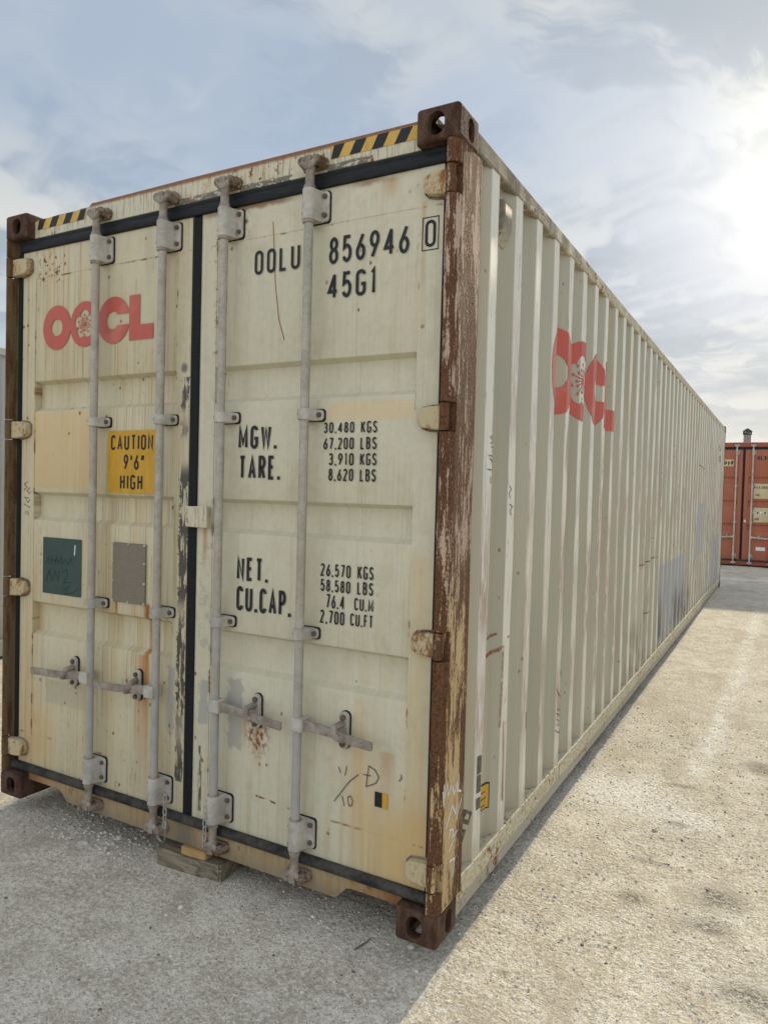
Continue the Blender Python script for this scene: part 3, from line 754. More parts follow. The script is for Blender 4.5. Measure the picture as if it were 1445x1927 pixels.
def make_container(root, M, doors=True, gask=True):
    p = root
    for sx, x in ((1, W), (-1, 0)):
        for sy, y in ((1, 0), (-1, L)):
            for sz, z in ((1, 0), (-1, H)):
                o = bpy.data.objects.new('corner_casting', CV[(sx, sy, sz)]); col.objects.link(o); o.parent = p; o.location = (x, y, z)
                if not o.data.materials: o.data.materials.append(MATS[M['casting']])
    # door-end posts with pockets for the hinges
    for right in (True, False):
        mb = MB(); z = .1175
        for hz in sorted(HZ):
            for full, a, b in ((True, z, hz-.052), (False, hz-.052, hz+.052)):
                mb.prism(post_section(full) if right else left_section(full), 2, a, b)
            z = hz+.052
        mb.prism(post_section(True) if right else left_section(True), 2, z, H-.1175)
        mb.build('corner_post', M['post'] if right else M['post_left'], p, 0, None)
    for x0, x1 in ((.004, .075), (W-.075, W-.004)):
        MB().box(x0, x1, L-.09, L-.006, .1175, H-.1175).build('corner_post', M['post_left'], p, .004)
    # header and sill
    hd = [(.160, 2.779), (2.278, 2.779), (2.278, 2.884), (1.2, 2.887), (.60, 2.884), (.575, 2.886), (.55, 2.870), (.50, 2.872), (.47, 2.868), (.33, 2.870), (.160, 2.862)]
    MB().prism(hd, 1, HY, .14).build('door_header', M['trim'], p, .004)
    MB().box(.158, 2.28, HY-.004, .10, 2.8835, 2.8905).build('header_cap', M['trim'], p) if False else None
    sl = [(.160, .090), (.385, .090), (.41, .080), (.452, .040), (1.995, .036), (2.045, .086), (2.07, .090), (2.278, .090), (2.278, .1295), (.160, .1295)]
    MB().prism(sl, 1, HY, .16).build('door_sill', M['sill'], p, .004)
    gus = [(.048, .117), (.048, .09), (.16, .02), (.178, .02), (.178, .117)]
    # rails
    for s in (1, -1):
        X = (lambda x: x) if s > 0 else (lambda x: W-x)
        tr = [(2.436, 2.806), (2.436, 2.862), (2.430, 2.868), (2.385, 2.868), (2.380, 2.862), (2.380, 2.806), (2.386, 2.800), (2.430, 2.800)]
        MB().prism([(X(a), b) for a, b in tr], 1, .1775, L-.1775).build('top_rail', M['rail'], p)
        br = [(2.4365, .168), (2.4365, .088), (2.430, .078), (2.427, .070), (2.427, .024), (2.422, .016), (2.392, .014), (2.392, .022), (2.415, .024), (2.419, .070), (2.4285, .094), (2.4285, .160), (2.376, .163), (2.376, .1715), (2.433, .1715)]
        MB().prism([(X(a), b) for a, b in br], 1, .1775, L-.1775).build('bottom_rail', M['rail'], p)
        corrugated(p, 'side_wall', M['side'], s > 0, M['side2'])
    MB().box(.05, W-.05, .12, L-.02, 2.846, 2.862).build('roof', M['rail'], p)
    MB().box(.06, W-.06, .14, L-.02, .125, .16).build('floor', M['under'], p)
    for y in np.arange(.6, L-.3, .6):
        MB().box(.065, W-.065, y, y+.045, .035, .1245).build('cross_member', M['under'], p)
    # far end
    ys = [.06]
    n = 9; pw = (W-.12)/n; pts = [(.06, L-.05)]
    for i in range(n):
        a = .06+i*pw; pts += [(a+pw*.25, L-.05), (a+pw*.45, L-.012), (a+pw*.8, L-.012), (a+pw, L-.05)]
    vs = [(x, y, z) for z in (.1, 2.85) for x, y in pts]; k = len(pts)
    link('end_wall', MB().add(vs, [(i+1, i, i+k, i+1+k) for i in range(k-1)]).mesh('end_wall'), M['side'], p)
    MB().box(.16, W-.16, L-.10, L-.004, 2.79, 2.88).build('end_rail', M['rail'], p, .004)
    MB().box(.16, W-.16, L-.10, L-.004, .04, .16).build('end_rail', M['rail'], p, .004)
    if not doors:
        pts = [(.05, .05)]
        for i in range(n):
            a = .06+i*pw; pts += [(a+pw*.25, .05), (a+pw*.45, .012), (a+pw*.8, .012), (a+pw, .05)]
        vs = [(x, y, z) for z in (.1, 2.85) for x, y in pts]; k = len(pts)
        link('end_wall', MB().add(vs, [(i, i+1, i+1+k, i+k) for i in range(k-1)]).mesh('end_wall'), M['side'], p)
        return {}
    dl = make_door(p, .068, 1.203, .0985, .0855, M['door']); dr = make_door(p, 1.254, 2.3635, .0855, .0885, M['door2'])
    # seals
    def seal(parent, poly, axis, a, b, mat='rubber'): return MB().prism(poly, axis, a, b).build('door_seal', mat, parent, .003)
    seal(p, [(.047, 2.7215), (.043, 2.728), (.043, 2.752), (.046, 2.760), (.043, 2.766), (.043, 2.777), (.075, 2.779), (.075, 2.7215)], 0, .052, 2.386)   # top
    bt = [(.026+.021-.021*math.cos(R(a)), .1490+.0205*math.sin(R(a))) for a in range(-80, 81, 16)]
    seal(p, bt+[(.0545, .1690), (.0545, .1292)], 0, .05, 2.388, 'rubber_dusty')                            # bottom
    for a, b in ((.030, .068), (2.3635, 2.3875)):
        seal(p, [(a, .062), (a+.003, .052), ((a+b)/2, .058), (b-.003, .051), (b, .062), (b, .09), (a, .09)], 2, .1605, 2.722)
    seal(p, [(1.203, .058), (1.206, .048), (1.214, .047), (1.228, .060), (1.246, .056), (1.254, .048), (1.254, .09), (1.203, .09)], 2, .160, 2.722)
    for z in HZ:
        hinge(p, M['blade2'], M['post'], z, True); hinge(p, M['blade'], M['post_left'], z, False)
    rods = []
    for rx, s, hub, end in ((.658, -1, .500, .265), (1.076, -1, .925, .718), (1.417, 1, 1.603, 1.775), (1.832, 1, 2.020, 2.178)):
        rods.append(make_rod(p, rx, s, M['rod'], .690, hub, end))
    return dict(left=dl, right=dr, rods=rods)

# ------------------------------------------------------------------ ground
def smooth01(t): t = min(1, max(0, t)); return t*t*(3-2*t)
def ground_base(x, y):
    return -.083 + .0073*np.clip(y, 0, 17.5)
def ground_h(x, y):
    x = np.asarray(x, float); y = np.asarray(y, float)
    r = (np.sin(x*.9+1.3*np.sin(y*.6))*np.sin(y*.7+.8*np.sin(x*.5+1)))*.010
    r += np.sin(x*2.3+y*1.1+2*np.sin(y*1.9+.4))*np.sin(y*2.9-x*1.3)*.005
    r += np.sin(x*6.1+2.2*np.sin(y*4.3))*np.sin(y*5.7+1.7*np.sin(x*5.1))*.0025
    out = 1-np.clip((np.hypot(x-2, y-1)-25)/30, 0, 1)
    return ground_base(x, y)+r*out
def axis_coords(lo, hi, step, far, g_=1.13):
    a = list(np.arange(lo, hi+1e-6, step)); s = step
    while a[-1] < far: s *= g_; a.append(a[-1]+s)
    s = step
    while a[0] > -far: s *= g_; a.insert(0, a[0]-s)
    return np.array(a)
gx, gy = axis_coords(-1.2, 5.2, .028, 500), axis_coords(-2.2, 5.0, .028, 500)
XX, YY = np.meshgrid(gx, gy)
rng = np.random.default_rng(3)
ZZ = ground_h(XX, YY)
near = np.clip(1-np.maximum(np.abs(XX-2)-3.4, np.abs(YY-1.4)-3.7), 0, 1)
ZZ = ZZ + near*rng.normal(0, .0011, XX.shape)
nx_, ny_ = len(gx), len(gy)
me = bpy.data.meshes.new('ground')
co = np.stack([XX, YY, ZZ], -1).reshape(-1, 3)
ii = np.arange(nx_*ny_).reshape(ny_, nx_)
quads = np.stack([ii[:-1, :-1], ii[:-1, 1:], ii[1:, 1:], ii[1:, :-1]], -1).reshape(-1, 4)
me.vertices.add(len(co)); me.vertices.foreach_set('co', co.ravel())
me.loops.add(quads.size); me.loops.foreach_set('vertex_index', quads.ravel())
me.polygons.add(len(quads)); me.polygons.foreach_set('loop_start', np.arange(0, quads.size, 4)); me.polygons.foreach_set('loop_total', np.full(len(quads), 4))
me.update(calc_edges=True); me.polygons.foreach_set('use_smooth', [True]*len(quads))

g = material('caliche'); x, y, z = g.pos(); P = g.xyz(x, y, z*.3)
b1 = g.noise(P, .9, 4, .65); b2 = g.noise(P, 6., 4, .7); b3 = g.noise(P, 52., 3, .72); b4 = g.noise(P, 140., 2, .65)
vd, vc = g.vor(P, 70.)
c = g.mix(g.sm(.35, .65, b1), (.58, .525, .42), (.72, .665, .55))
c = g.mix(g.sm(.45, .62, b2)*.70, c, (.50, .44, .345))
c = g.mix(g.sm(.50, .36, b2)*.35, c, (.82, .775, .68))
c = g.mix(g.sm(.50, .60, b3)*.62, c, (.86, .82, .73))
c = g.mix(g.sm(.46, .34, b3)*.65, c, (.355, .31, .245))
c = g.mix(g.sm(.54, .63, b4)*.70, c, (.30, .26, .205))
c = g.mix(g.sm(.42, .30, vd)*g.sm(.66, .72, g.lum(vc))*.6, c, (.70, .68, .63))
c = g.mix(g.sm(.28, .16, vd)*g.sm(.10, .08, g.lum(vc))*.8, c, (.12, .105, .09))
b5 = g.noise(g.xyz(x*1.0+y*.25, y*.45, 4.), 2.0, 5, .72)
c = g.mix(g.sm(.51, .62, b5)*.6, c, (.45, .39, .305))
# pale dusty spill and worn track
wn = (b2-.5)*.5
c = g.mix(g.ell(x+wn*.8, y+wn, 2.72, 1.95, .30, .25, .6)*g.sm(.40, .55, b3)*.75, c, (.88, .87, .84))
c = g.mix(g.ell(x+wn*.8, y+wn, 3.02, 1.75, .14, .14, .6)*g.sm(.42, .55, b3)*.7, c, (.86, .85, .82))
tr_ = [on_plane(a_, b_, 2, .0) for a_, b_ in ((1428, 1150), (1405, 1215), (1375, 1300), (1340, 1385), (1300, 1440))]
for q0, q1 in zip(tr_, tr_[1:]):
    c = g.mix(g.seg(x+wn*.25, y+wn*.3, (q0.x, q0.y), (q1.x, q1.y), .060, .9)*g.sm(.46, .56, b2*.6+b3*.4)*.75, c, (.86, .85, .81))
c = g.mix(g.ell(x+wn*3, y+wn*.6, 3.2, 13.6, 3.0, .16, .6)*g.sm(.40, .55, b2)*.6, c, (.86, .85, .82))
for (px_, py_, ru, rv) in ((1335, 1745, .07, .05), (1282, 1481, .09, .03), (1225, 1622, .07, .025), (945, 1831, .022, .02), (1345, 1690, .10, .10), (1415, 1880, .10, .07), (1190, 1690, .06, .05), (1272, 1552, .05, .03), (1435, 1450, .10, .10), (1290, 1412, .03, .02)):
    q_ = on_plane(px_, py_, 2, -.078)
    c = g.mix(g.ell(x+wn*.10, y+wn*.12, q_.x, q_.y, ru, rv, .8)*g.sm(.40, .56, b3)*.8, c, (.11, .10, .085))
hgt = b3*.9+b4*.5+b2*.8
g.out(c, .93, g.bump(hgt, .75, .018), spec=.2)
ground = structure(link('ground', me, 'caliche'))

# ------------------------------------------------------------------ main container
root = empty('shipping_container')
tag(root, 'rust-streaked cream container with a red wordmark and black weight lettering', 'container')
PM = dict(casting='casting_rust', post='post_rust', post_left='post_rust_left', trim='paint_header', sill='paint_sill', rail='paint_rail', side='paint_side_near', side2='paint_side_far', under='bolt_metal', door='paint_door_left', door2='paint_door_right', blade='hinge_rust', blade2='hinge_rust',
          rod=('galvanised', 'cam_metal', 'keeper_rust', 'bracket_metal'))
K = make_container(root, PM)
dl, dr = K['left'], K['right']

YD = DY-.0014
def DP(px, py, yy=YD): q = on_plane(px, py, 1, yy); return q.x, q.z
def on_door(o=0.0): return lambda a, b, e=0.: (a, YD-o-e, b)
def reg(x0, y0, s): return lambda x, y: (x0+x/s, y0+y/s)
RA, RB, RC, RD, RE, RF_ = reg(0, 250, 3.01), reg(380, 150, 2.676), reg(0, 700, 3.01), reg(380, 700, 2.676), reg(0, 1180, 3.01), reg(340, 1230, 2.491)
def door_text(s, bl, tr, parent, mat='black_paint', t=.135, name='lettering', label=None, off=0., gap=.17):
    a = DP(*bl, YD-off); b = DP(*tr, YD-off)
    strips_mesh(text_strips(s, a[0], a[1], b[1], b[0], t, gap), on_door(off), name, mat, parent, label)
# number lines: bottom-left and top-right of each string in photo pixels
door_text('OOLU', RB(265, 985), RB(495, 824), dr, t=.125, gap=.20, name='number_lettering')
door_text('856946', RB(639, 932), RB(1046, 726), dr, t=.125, gap=.18, name='number_lettering')
door_text('0', RB(1121, 846), RB(1180, 700), dr, t=.115, name='number_lettering')
door_text('45G1', RB(631, 1108), RB(880, 942), dr, t=.13, gap=.18, name='number_lettering')
a = DP(*RB(1108, 862)); b = DP(*RB(1193, 684))
strips_mesh([strip([(a[0], a[1]), (b[0], a[1]), (b[0], b[1]), (a[0], b[1])], .0035, True)], on_door(), 'number_frame', 'black_paint', dr)
door_text('MGW.', RD(184, 388), RD(378, 266), dr, t=.15, name='weight_lettering'); door_text('TARE.', RD(186, 540), RD(394, 420), dr, t=.15, name='weight_lettering')
door_text('NET.', RD(176, 1047), RD(333, 942), dr, t=.15, name='weight_lettering'); door_text('CU.CAP.', RD(174, 1200), RD(449, 1105), dr, t=.15, name='weight_lettering')
for s_, bl, tr in (('30,480', (612, 308), (767, 250)), ('KGS', (800, 307), (883, 244)), ('67,200', (611, 390), (765, 329)), ('LBS', (797, 390), (880, 326)), ('3,910', (637, 470), (764, 408)), ('KGS', (795, 471), (879, 408)),
                  ('8,620', (636, 548), (762, 487)), ('LBS', (794, 552), (876, 489)),
                  ('26,570', (597, 1026), (749, 975)), ('KGS', (783, 1043), (864, 982)), ('58,580', (597, 1102), (747, 1056)), ('LBS', (781, 1121), (863, 1063)), ('76.4', (624, 1188), (718, 1127)), ('CU.M', (766, 1200), (863, 1147)),
                  ('2,700', (594, 1262), (717, 1210)), ('CU.FT', (746, 1278), (861, 1228))):
    door_text(s_, RD(*bl), RD(*tr), dr, t=.135, name='weight_lettering')
# wordmark on the left leaf
a = DP(*RA(247, 1222)); b = DP(*RA(868, 1168)); top = DP(*RA(645, 928)); bot = DP(*RA(635, 1195))
def logo_obj(fn, x0, z0, h, sx, parent, cuts=None):
    S_, fine = logo_shapes(x0, z0, h, sx)
    for nm, lst in (('wordmark', S_), ('blossom_mark', fine)):
        mb = MB()
        for i, loops in enumerate(lst):
            vs, fs = fill(loops)
            mb.add([(p[0], p[1], .0001*(i % 3)) for p in vs], fs)
        me = mb.mesh(nm)
        if cuts:
            bm = bmesh.new(); bm.from_mesh(me)
            for yy in cuts: bmesh.ops.bisect_plane(bm, geom=bm.verts[:]+bm.edges[:]+bm.faces[:], plane_co=(yy, 0, 0), plane_no=(1, 0, 0), dist=1e-5)
            for zz in WZ: bmesh.ops.bisect_plane(bm, geom=bm.verts[:]+bm.edges[:]+bm.faces[:], plane_co=(0, zz, 0), plane_no=(0, 1, 0), dist=1e-5)
            bm.to_mesh(me); bm.free()
        for v in me.vertices: v.co = fn(v.co.x, v.co.y, v.co.z)
        me.update()
        link(nm, me, 'logo_red', parent)
x0l = DP(*RA(247, 1100))[0]; x1l = b[0]; hl = top[1]-bot[1]
logo_obj(on_door(), x0l, bot[1], hl, (x1l-x0l)/(.747*hl/.212), dl)
# caution panel
def door_quad(px, name, mat, parent, off=0.):
    pts = [DP(*p, YD-off) for p in px]
    mb = MB().add([(a_, YD-off, b_) for a_, b_ in pts], [tuple(range(len(pts)))])
    return link(name, mb.mesh(name), mat, parent)
def rect_px(tl, br, yy=YD):
    a, b = DP(*tl, yy), DP(*br, yy); return a[0], b[0], b[1], a[1]
def door_rect(x0, x1, z0, z1, name, mat, parent, off=0.):
    return link(name, MB().add([(x0, YD-off, z0), (x1, YD-off, z0), (x1, YD-off, z1), (x0, YD-off, z1)], [(0, 1, 2, 3)]).mesh(name), mat, parent)
cx0, cz1 = DP(204, 811); cx1 = DP(296, 811)[0]; cz0 = DP(204, 927)[1]
cp = door_rect(cx0, cx1, cz0, cz1, 'caution_panel', 'yellow_decal', dl)
cw = cx1-cx0; chh = cz1-cz0
for s_, f0, f1, g0, g1 in (('CAUTION', .07, .93, .69, .93), ('9\'6"', .34, .76, .375, .62), ('HIGH', .27, .73, .06, .295)):
    strips_mesh(text_strips(s_, cx0+cw*f0, cz0+chh*g0, cz0+chh*g1, cx0+cw*f1, .14, .17), on_door(.0010), 'caution_lettering', 'black_paint', dl)
# green panel with faint writing, plate
gx0, gz1 = DP(82, 1010); gx1 = DP(154, 1020)[0]; gz0 = DP(154, 1125)[1]
door_rect(gx0, gx1, gz0, gz1, 'green_panel', 'green_decal', dl)
def scribble(paths, t, mat, parent, fn, name='marker_writing'):
    for p in paths: strips_mesh([strip(p, t)], fn, name, mat, parent)
def gxz(a, b): return gx0+(gx1-gx0)*a, gz0+(gz1-gz0)*b
scribble([[gxz(a, b) for a, b in p] for p in (
    [(.08, .52), (.14, .64), (.19, .52)], [(.24, .52), (.24, .66)], [(.20, .60), (.36, .60)], [(.33, .54), (.36, .66), (.42, .56), (.48, .66), (.52, .55), (.60, .64), (.66, .54), (.74, .66), (.78, .55)],
    [(.10, .22), (.18, .42), (.26, .22)], [(.30, .24), (.32, .42), (.42, .24), (.44, .44)], [(.52, .40), (.64, .46), (.66, .36), (.56, .22), (.74, .24)], [(.56, .10), (.70, .17), (.60, .03), (.80, .06), (.92, .14)])], .005, 'green_ink', dl, on_door(.0008))
scribble([[gxz(.83, .72), gxz(.845, .90)]], .007, 'chalk', dl, on_door(.0008), 'white_tick')
x0, x1, z0, z1 = rect_px(RC(645, 962), RC(824, 1322))
pl = MB().box(x0, x1, DY-.006, DY+.003, z0, z1).build('data_plate', 'plate_metal', dl, .0015)
for a in (0.02, .5, .98):
    for b in (.02, .35, .68, .98):
        if a == .5 and 0.1 < b < .9: continue
        X_, Z_ = x0+(x1-x0)*a, z0+(z1-z0)*b; MB().cyl((X_, DY-.010, Z_), (X_, DY-.004, Z_), .0055, .0065, 10).build('plate_rivet', 'bracket_metal', dl)
# small black and yellow square
q = [DP(*RF_(*p)) for p in ((908, 715), (943, 720), (967, 725))]; zt = DP(*RF_(908, 645))[1]
door_rect(q[0][0], q[1][0], q[0][1], zt, 'black_square', 'black_paint', dr); door_rect(q[1][0], q[2][0], q[0][1], zt, 'yellow_square', 'yellow_decal', dr)
# marker scribbles
def DS(r, pts): return [DP(*r(*p)) for p in pts]
scribble([DS(RF_, p) for p in ([(740, 530), (748, 560)], [(778, 527), (770, 572)], [(833, 567), (790, 600), (755, 645), (718, 692)], [(757, 668), (766, 715)],
          [(783, 672), (795, 668), (806, 690), (800, 714), (788, 714), (783, 690), (783, 672)], [(882, 524), (868, 622)], [(884, 528), (912, 548), (928, 580), (915, 608), (868, 624)], [(855, 566), (892, 574)], [(1030, 568), (1036, 585), (1022, 600)])], .0035, 'marker', dr, on_door())
scribble([DS(RC, p) for p in ([(160, 622), (140, 635), (155, 652), (138, 668)], [(172, 655), (155, 672), (168, 690), (176, 676)], [(140, 708), (168, 715)], [(145, 712), (160, 740), (172, 722)], [(136, 745), (172, 768)], [(146, 786), (150, 806)], [(158, 786), (163, 810)])], .0035, 'marker', dl, on_door())
# hazard stripes on the header
def HP(px, py): q = on_plane(px, py, 1, HY-.0014); return q.x, q.z
def header_poly(pts, name, mat, off):
    return link(name, MB().add([(a_, HY-.0014-off, b_) for a_, b_ in pts], [tuple(range(len(pts)))]).mesh(name), mat, root)
def hazard(x0, x1, z0, z1, n, first, lean=.026):
    header_poly([(x0, z0), (x1, z0), (x1, z1), (x0, z1)], 'hazard_band', 'faded_yellow', 0)
    w = (x1-x0)/n
    for i in range(n):
        if i % 2 == first:
            a, b = x0+i*w, x0+(i+1)*w
            p = [(a-lean*.5, z0), (b-lean*.5, z0), (b+lean*.5, z1), (a+lean*.5, z1)]
            p = [(min(max(u, x0), x1), v) for u, v in p]
            header_poly(p, 'hazard_stripe', 'black_paint', .0006)
hl0, hl1 = HP(*RA(215, 550)), HP(*RA(489, 425)); hr0 = HP(*RB(650, 397))
hazard(hl0[0], hl1[0], HP(*RA(487, 487))[1], HP(*RA(487, 425))[1]-.003, 7, 0)
hazard(hr0[0], 2.274, HP(*RB(665, 397))[1], HP(*RB(690, 320))[1]-.004, 8, 0)
# plate over the meeting of the leaves
x0, x1, z0, z1 = rect_px(RC(1052, 755), RC(1172, 884), DY-.03)
MB().prism([(x0, z0+.004), (x0+.006, z0), (x1, z0-.001), (x1+.001, z1-.008), (x1-.008, z1), (x0+.002, z1-.004)], 1, DY-.032, DY+.002).build('seal_cover', 'paint_header', root, .004)
# seal chains
def chain(px_list, yy):
    pts = [on_plane(px, py, 1, yy) for px, py in px_list]
    mb = MB(); n = int((pts[0]-pts[-1]).length/.021)
    for i in range(n):
        t = i/(n-1); p = pts[0].lerp(pts[-1], t); a = (i % 2)*R(78)+R(10)
        ux = Vector((math.cos(a), math.sin(a), 0))
        lk = []
        for k_ in range(14):
            th = 2*math.pi*k_/14; c_, s_ = math.cos(th), math.sin(th)
            lk.append(p+ux*(c_*.0075)+Vector((0, 0, s_*.009+(.007 if s_ > 0 else -.007))))
        mb.tube(lk, .0027, 6, True)
    mb.build('chain', 'galvanised', root)
chain([(311, 1503), (310, 1552)], -.020); chain([(387, 1524), (384, 1588)], -.018)
MB().tube([on_plane(311, 1546, 1, -.02), on_plane(311, 1572, 1, -.02)], .0016, 6).build('seal_wire', 'galvanised', root)

# ------------------------------------------------------------------ marks on the long wall
WALLS = [o for o in root.children if o.name.startswith('side_wall')]
def on_side(o=.0022): return lambda a, b, e=0.: (wall_x(a, b)+o+e, a, b)
# wordmark across the folds
SX = lambda px, py, xx=2.425: on_plane(px, py, 0, xx)
RN_ = reg(1000, 580, 7.225); RH = reg(820, 780, 2.312); RI = reg(760, 1300, 2.109)
y0s, y1s = 1.180, 2.622
zb, zt = 1.995, 2.430
logo_obj(on_side(), y0s, zb, zt-zb, (y1s-y0s)/(.747*(zt-zb)/.212), WALLS[0], folds(1.0, 2.8))
def cut_strips(strips, cuts, fn, name, mat, parent):
    mb = MB()
    for i, (vs, fs) in enumerate(strips): mb.add([(p[0], p[1], .0001*(i % 3)) for p in vs], fs)
    me = mb.mesh(name); bm = bmesh.new(); bm.from_mesh(me)
    ys_ = [v.co.x for v in bm.verts]; zs_ = [v.co.y for v in bm.verts]
    for yy in cuts:
        if min(ys_) < yy < max(ys_): bmesh.ops.bisect_plane(bm, geom=bm.verts[:]+bm.edges[:]+bm.faces[:], plane_co=(yy, 0, 0), plane_no=(1, 0, 0), dist=1e-5)
    for zz in WZ:
        if min(zs_) < zz < max(zs_): bmesh.ops.bisect_plane(bm, geom=bm.verts[:]+bm.edges[:]+bm.faces[:], plane_co=(0, zz, 0), plane_no=(0, 1, 0), dist=1e-5)
    bm.to_mesh(me); bm.free()
    for v in me.vertices: v.co = fn(v.co.x, v.co.y, v.co.z)
    me.update(); return link(name, me, mat, parent)
def side_pts(r, pts, xx=2.425): return [(lambda q: (q.y, q.z))(SX(*r(*p), xx)) for p in pts]
FC = folds(.2, 12)
for p in ([(250, 88), (236, 100), (250, 112), (236, 128)], [(238, 140), (254, 150), (242, 165)], [(228, 178), (256, 184)], [(232, 190), (250, 215), (256, 196)], [(222, 238), (252, 244)], [(234, 270), (234, 300)], [(242, 268), (241, 302)]): cut_strips([strip(side_pts(RH, p, XP), .004)], FC, on_side(), 'marker_writing', 'marker', WALLS[0])
for p in ([(545, 1045), (545, 1075), (556, 1072)], [(535, 1075), (558, 1085)], [(552, 1100), (535, 1120), (540, 1150), (556, 1130)], [(550, 1190), (556, 1215)], [(520, 1195), (532, 1225)],
            [(522, 1280), (538, 1290)], [(536, 1280), (534, 1310), (518, 1300)], [(518, 1325), (536, 1335), (520, 1350), (536, 1356)], [(512, 1372), (526, 1384), (530, 1366)], [(388, 1300), (396, 1335)], [(405, 1395), (415, 1400), (412, 1420), (402, 1424)]): cut_strips([strip(side_pts(RH, p, 2.425), .004)], FC, on_side(), 'marker_writing', 'marker', WALLS[0])
for p in ([(318, 310), (326, 325), (316, 345), (322, 365)], [(318, 390), (330, 400), (320, 420), (326, 440)]): cut_strips([strip(side_pts(RH, p, XP), .004)], FC, on_side(), 'marker_writing', 'marker', WALLS[0])
def side_poly(pts, name, mat, off=.0022):
    vs, fs = fill([pts])
    return cut_strips([(vs, fs)], FC, on_side(off), name, mat, WALLS[0])
side_poly([(.425, .300), (.565, .288), (.565, .396), (.425, .412)], 'warning_sticker', 'black_paint')
side_poly([(.431, .306), (.559, .294), (.559, .390), (.431, .404)], 'warning_sticker', 'yellow_decal', .0032)
for i in range(3):
    cut_strips(text_strips(('WARNING', 'MATERIAL', 'STEEL')[i], .445, .366-.026*i-.008, .366-.026*i+.006, .545 if i < 2 else .52, .2, .2) if False else [strip([(.448, .372-.028*i), (.53+.012*(i % 2), .366-.028*i)], .006)], FC, on_side(.0040), 'sticker_print', 'marker', WALLS[0])
side_poly([(.955, .515), (.985, .512), (.985, .588), (.955, .590)], 'yellow_square', 'yellow_decal'); side_poly([(.986, .512), (1.022, .512), (1.022, .588), (.986, .588)], 'black_square', 'black_paint')
for cy_, cz_, s_ in ((.300, .352, .034), (.276, .290, .032)):
    side_poly([(cy_-s_*.75, cz_-s_*.4), (cy_+s_*.35, cz_-s_), (cy_+s_*.8, cz_+s_*.4), (cy_-s_*.3, cz_+s_)], 'sticker_residue', 'dark_residue')
    side_poly([(cy_-s_*.3, cz_-s_*.1), (cy_+s_*.25, cz_-s_*.35), (cy_+s_*.35, cz_+s_*.2), (cy_+s_*.05, cz_+s_*.45)], 'sticker_scrap', 'paint_side_near', .0032)
for z0, z1 in ((.50, .565), (.425, .49), (.36, .40)):
    side_poly([(.356, z0), (.400, z0-.004), (.400, z1), (.356, z1+.006)], 'sticker_residue', 'dark_residue')
# container number by the far corner
for i, s_ in enumerate(('OOLU', '856946')):
    pass
cut_strips(text_strips('OOLU', 10.95, 2.40, 2.50, 11.30), FC, on_side(), 'number_lettering', 'black_paint', WALLS[0])
cut_strips(text_strips('45G1', 11.05, 2.22, 2.32, 11.35), FC, on_side(), 'number_lettering', 'black_paint', WALLS[0])
# ventilator in the second fold
ym = .512
vp = [(2.394, 2.745), (2.428, 2.738), (2.434, 2.725), (2.434, 2.630), (2.402, 2.572), (2.394, 2.572)]
MB().prism(vp, 1, ym-.042, ym+.040).build('ventilator', 'paint_rail', root, .005)
# chalk marks on the near post and lower rail
RP = reg(700, 1580, 5.558)
RQ = reg(820, 1150, 3.855)
def post_pts(r, pts): return [(lambda q: (q.y, q.z))(on_plane(*r(*p), 0, 2.4372)) for p in pts]
fnp = lambda a, b, e=0.: (2.4382+e, a, b)
scribble([post_pts(RQ, p) for p in ([(165, 1180), (160, 1300), (182, 1305)], [(118, 1270), (130, 1330), (150, 1240), (152, 1310)], [(60, 1260), (60, 1350), (85, 1250), (88, 1340), (110, 1262)], [(50, 1310), (56, 1420)],
          [(72, 1580), (100, 1470), (118, 1400)], [(118, 1400), (140, 1470), (150, 1380), (148, 1510), (184, 1350)], [(95, 1650), (100, 1590), (120, 1580), (118, 1640), (152, 1590), (90, 1750)], [(95, 1820), (134, 1790), (118, 1925)])], .0075, 'chalk', root, fnp, 'chalk_writing')
fnr = lambda a, b, e=0.: (2.4378+e, a, b)
scribble([[(a, max(.098, min(.160, b))) for a, b in post_pts(RQ, p)] for p in ([(430, 1640), (425, 1720), (380, 1790), (360, 1800)], [(470, 1600), (452, 1690)], [(490, 1590), (488, 1650)], [(525, 1570), (525, 1610), (545, 1600), (552, 1560)], [(590, 1500), (588, 1560), (612, 1530), (612, 1480)], [(720, 1370), (740, 1380), (755, 1330)])], .004, 'chalk', [o for o in root.children if o.name.startswith('bottom_rail')][0], fnr, 'chalk_writing')

# ------------------------------------------------------------------ timbers under the sill
def timber(name, x0, x1, y0, y1, z0, z1, rz, mat, label, cat, warp=.003):
    bm = bmesh.new(); bmesh.ops.create_cube(bm, size=1)
    bmesh.ops.subdivide_edges(bm, edges=[e for e in bm.edges if abs((e.verts[0].co-e.verts[1].co).x) > .5], cuts=7)
    bmesh.ops.bevel(bm, geom=[e for e in bm.edges if len(e.link_faces) == 2 and e.calc_face_angle() > 1], offset=.03, segments=2, affect='EDGES')
    cx, cy, cz = (x0+x1)/2, (y0+y1)/2, z0
    for v in bm.verts:
        w = warp*math.sin(v.co.x*7+v.co.y*3)
        v.co = Vector((v.co.x*(x1-x0), v.co.y*(y1-y0)+w, (v.co.z+.5)*(z1-z0)+w*.2*(v.co.z+.5)))
    me = bpy.data.meshes.new(name); bm.to_mesh(me); bm.free()
    o = link(name, me, mat, None, 40); o.location = (cx, cy, cz); o.rotation_euler = (0, 0, rz)
    return tag(o, label, cat)
timber('timber_block', 1.078, 1.425, .032, .175, -.088, .0035, R(3.2), 'weathered_wood', 'grey weathered timber block on the gravel under the container sill', 'timber')
timber('wood_shim', 1.214, 1.346, .034, .150, .0035, .0375, R(4.5), 'fresh_wood', 'pale fresh wood offcut wedged between timber block and container sill', 'wood', .001)

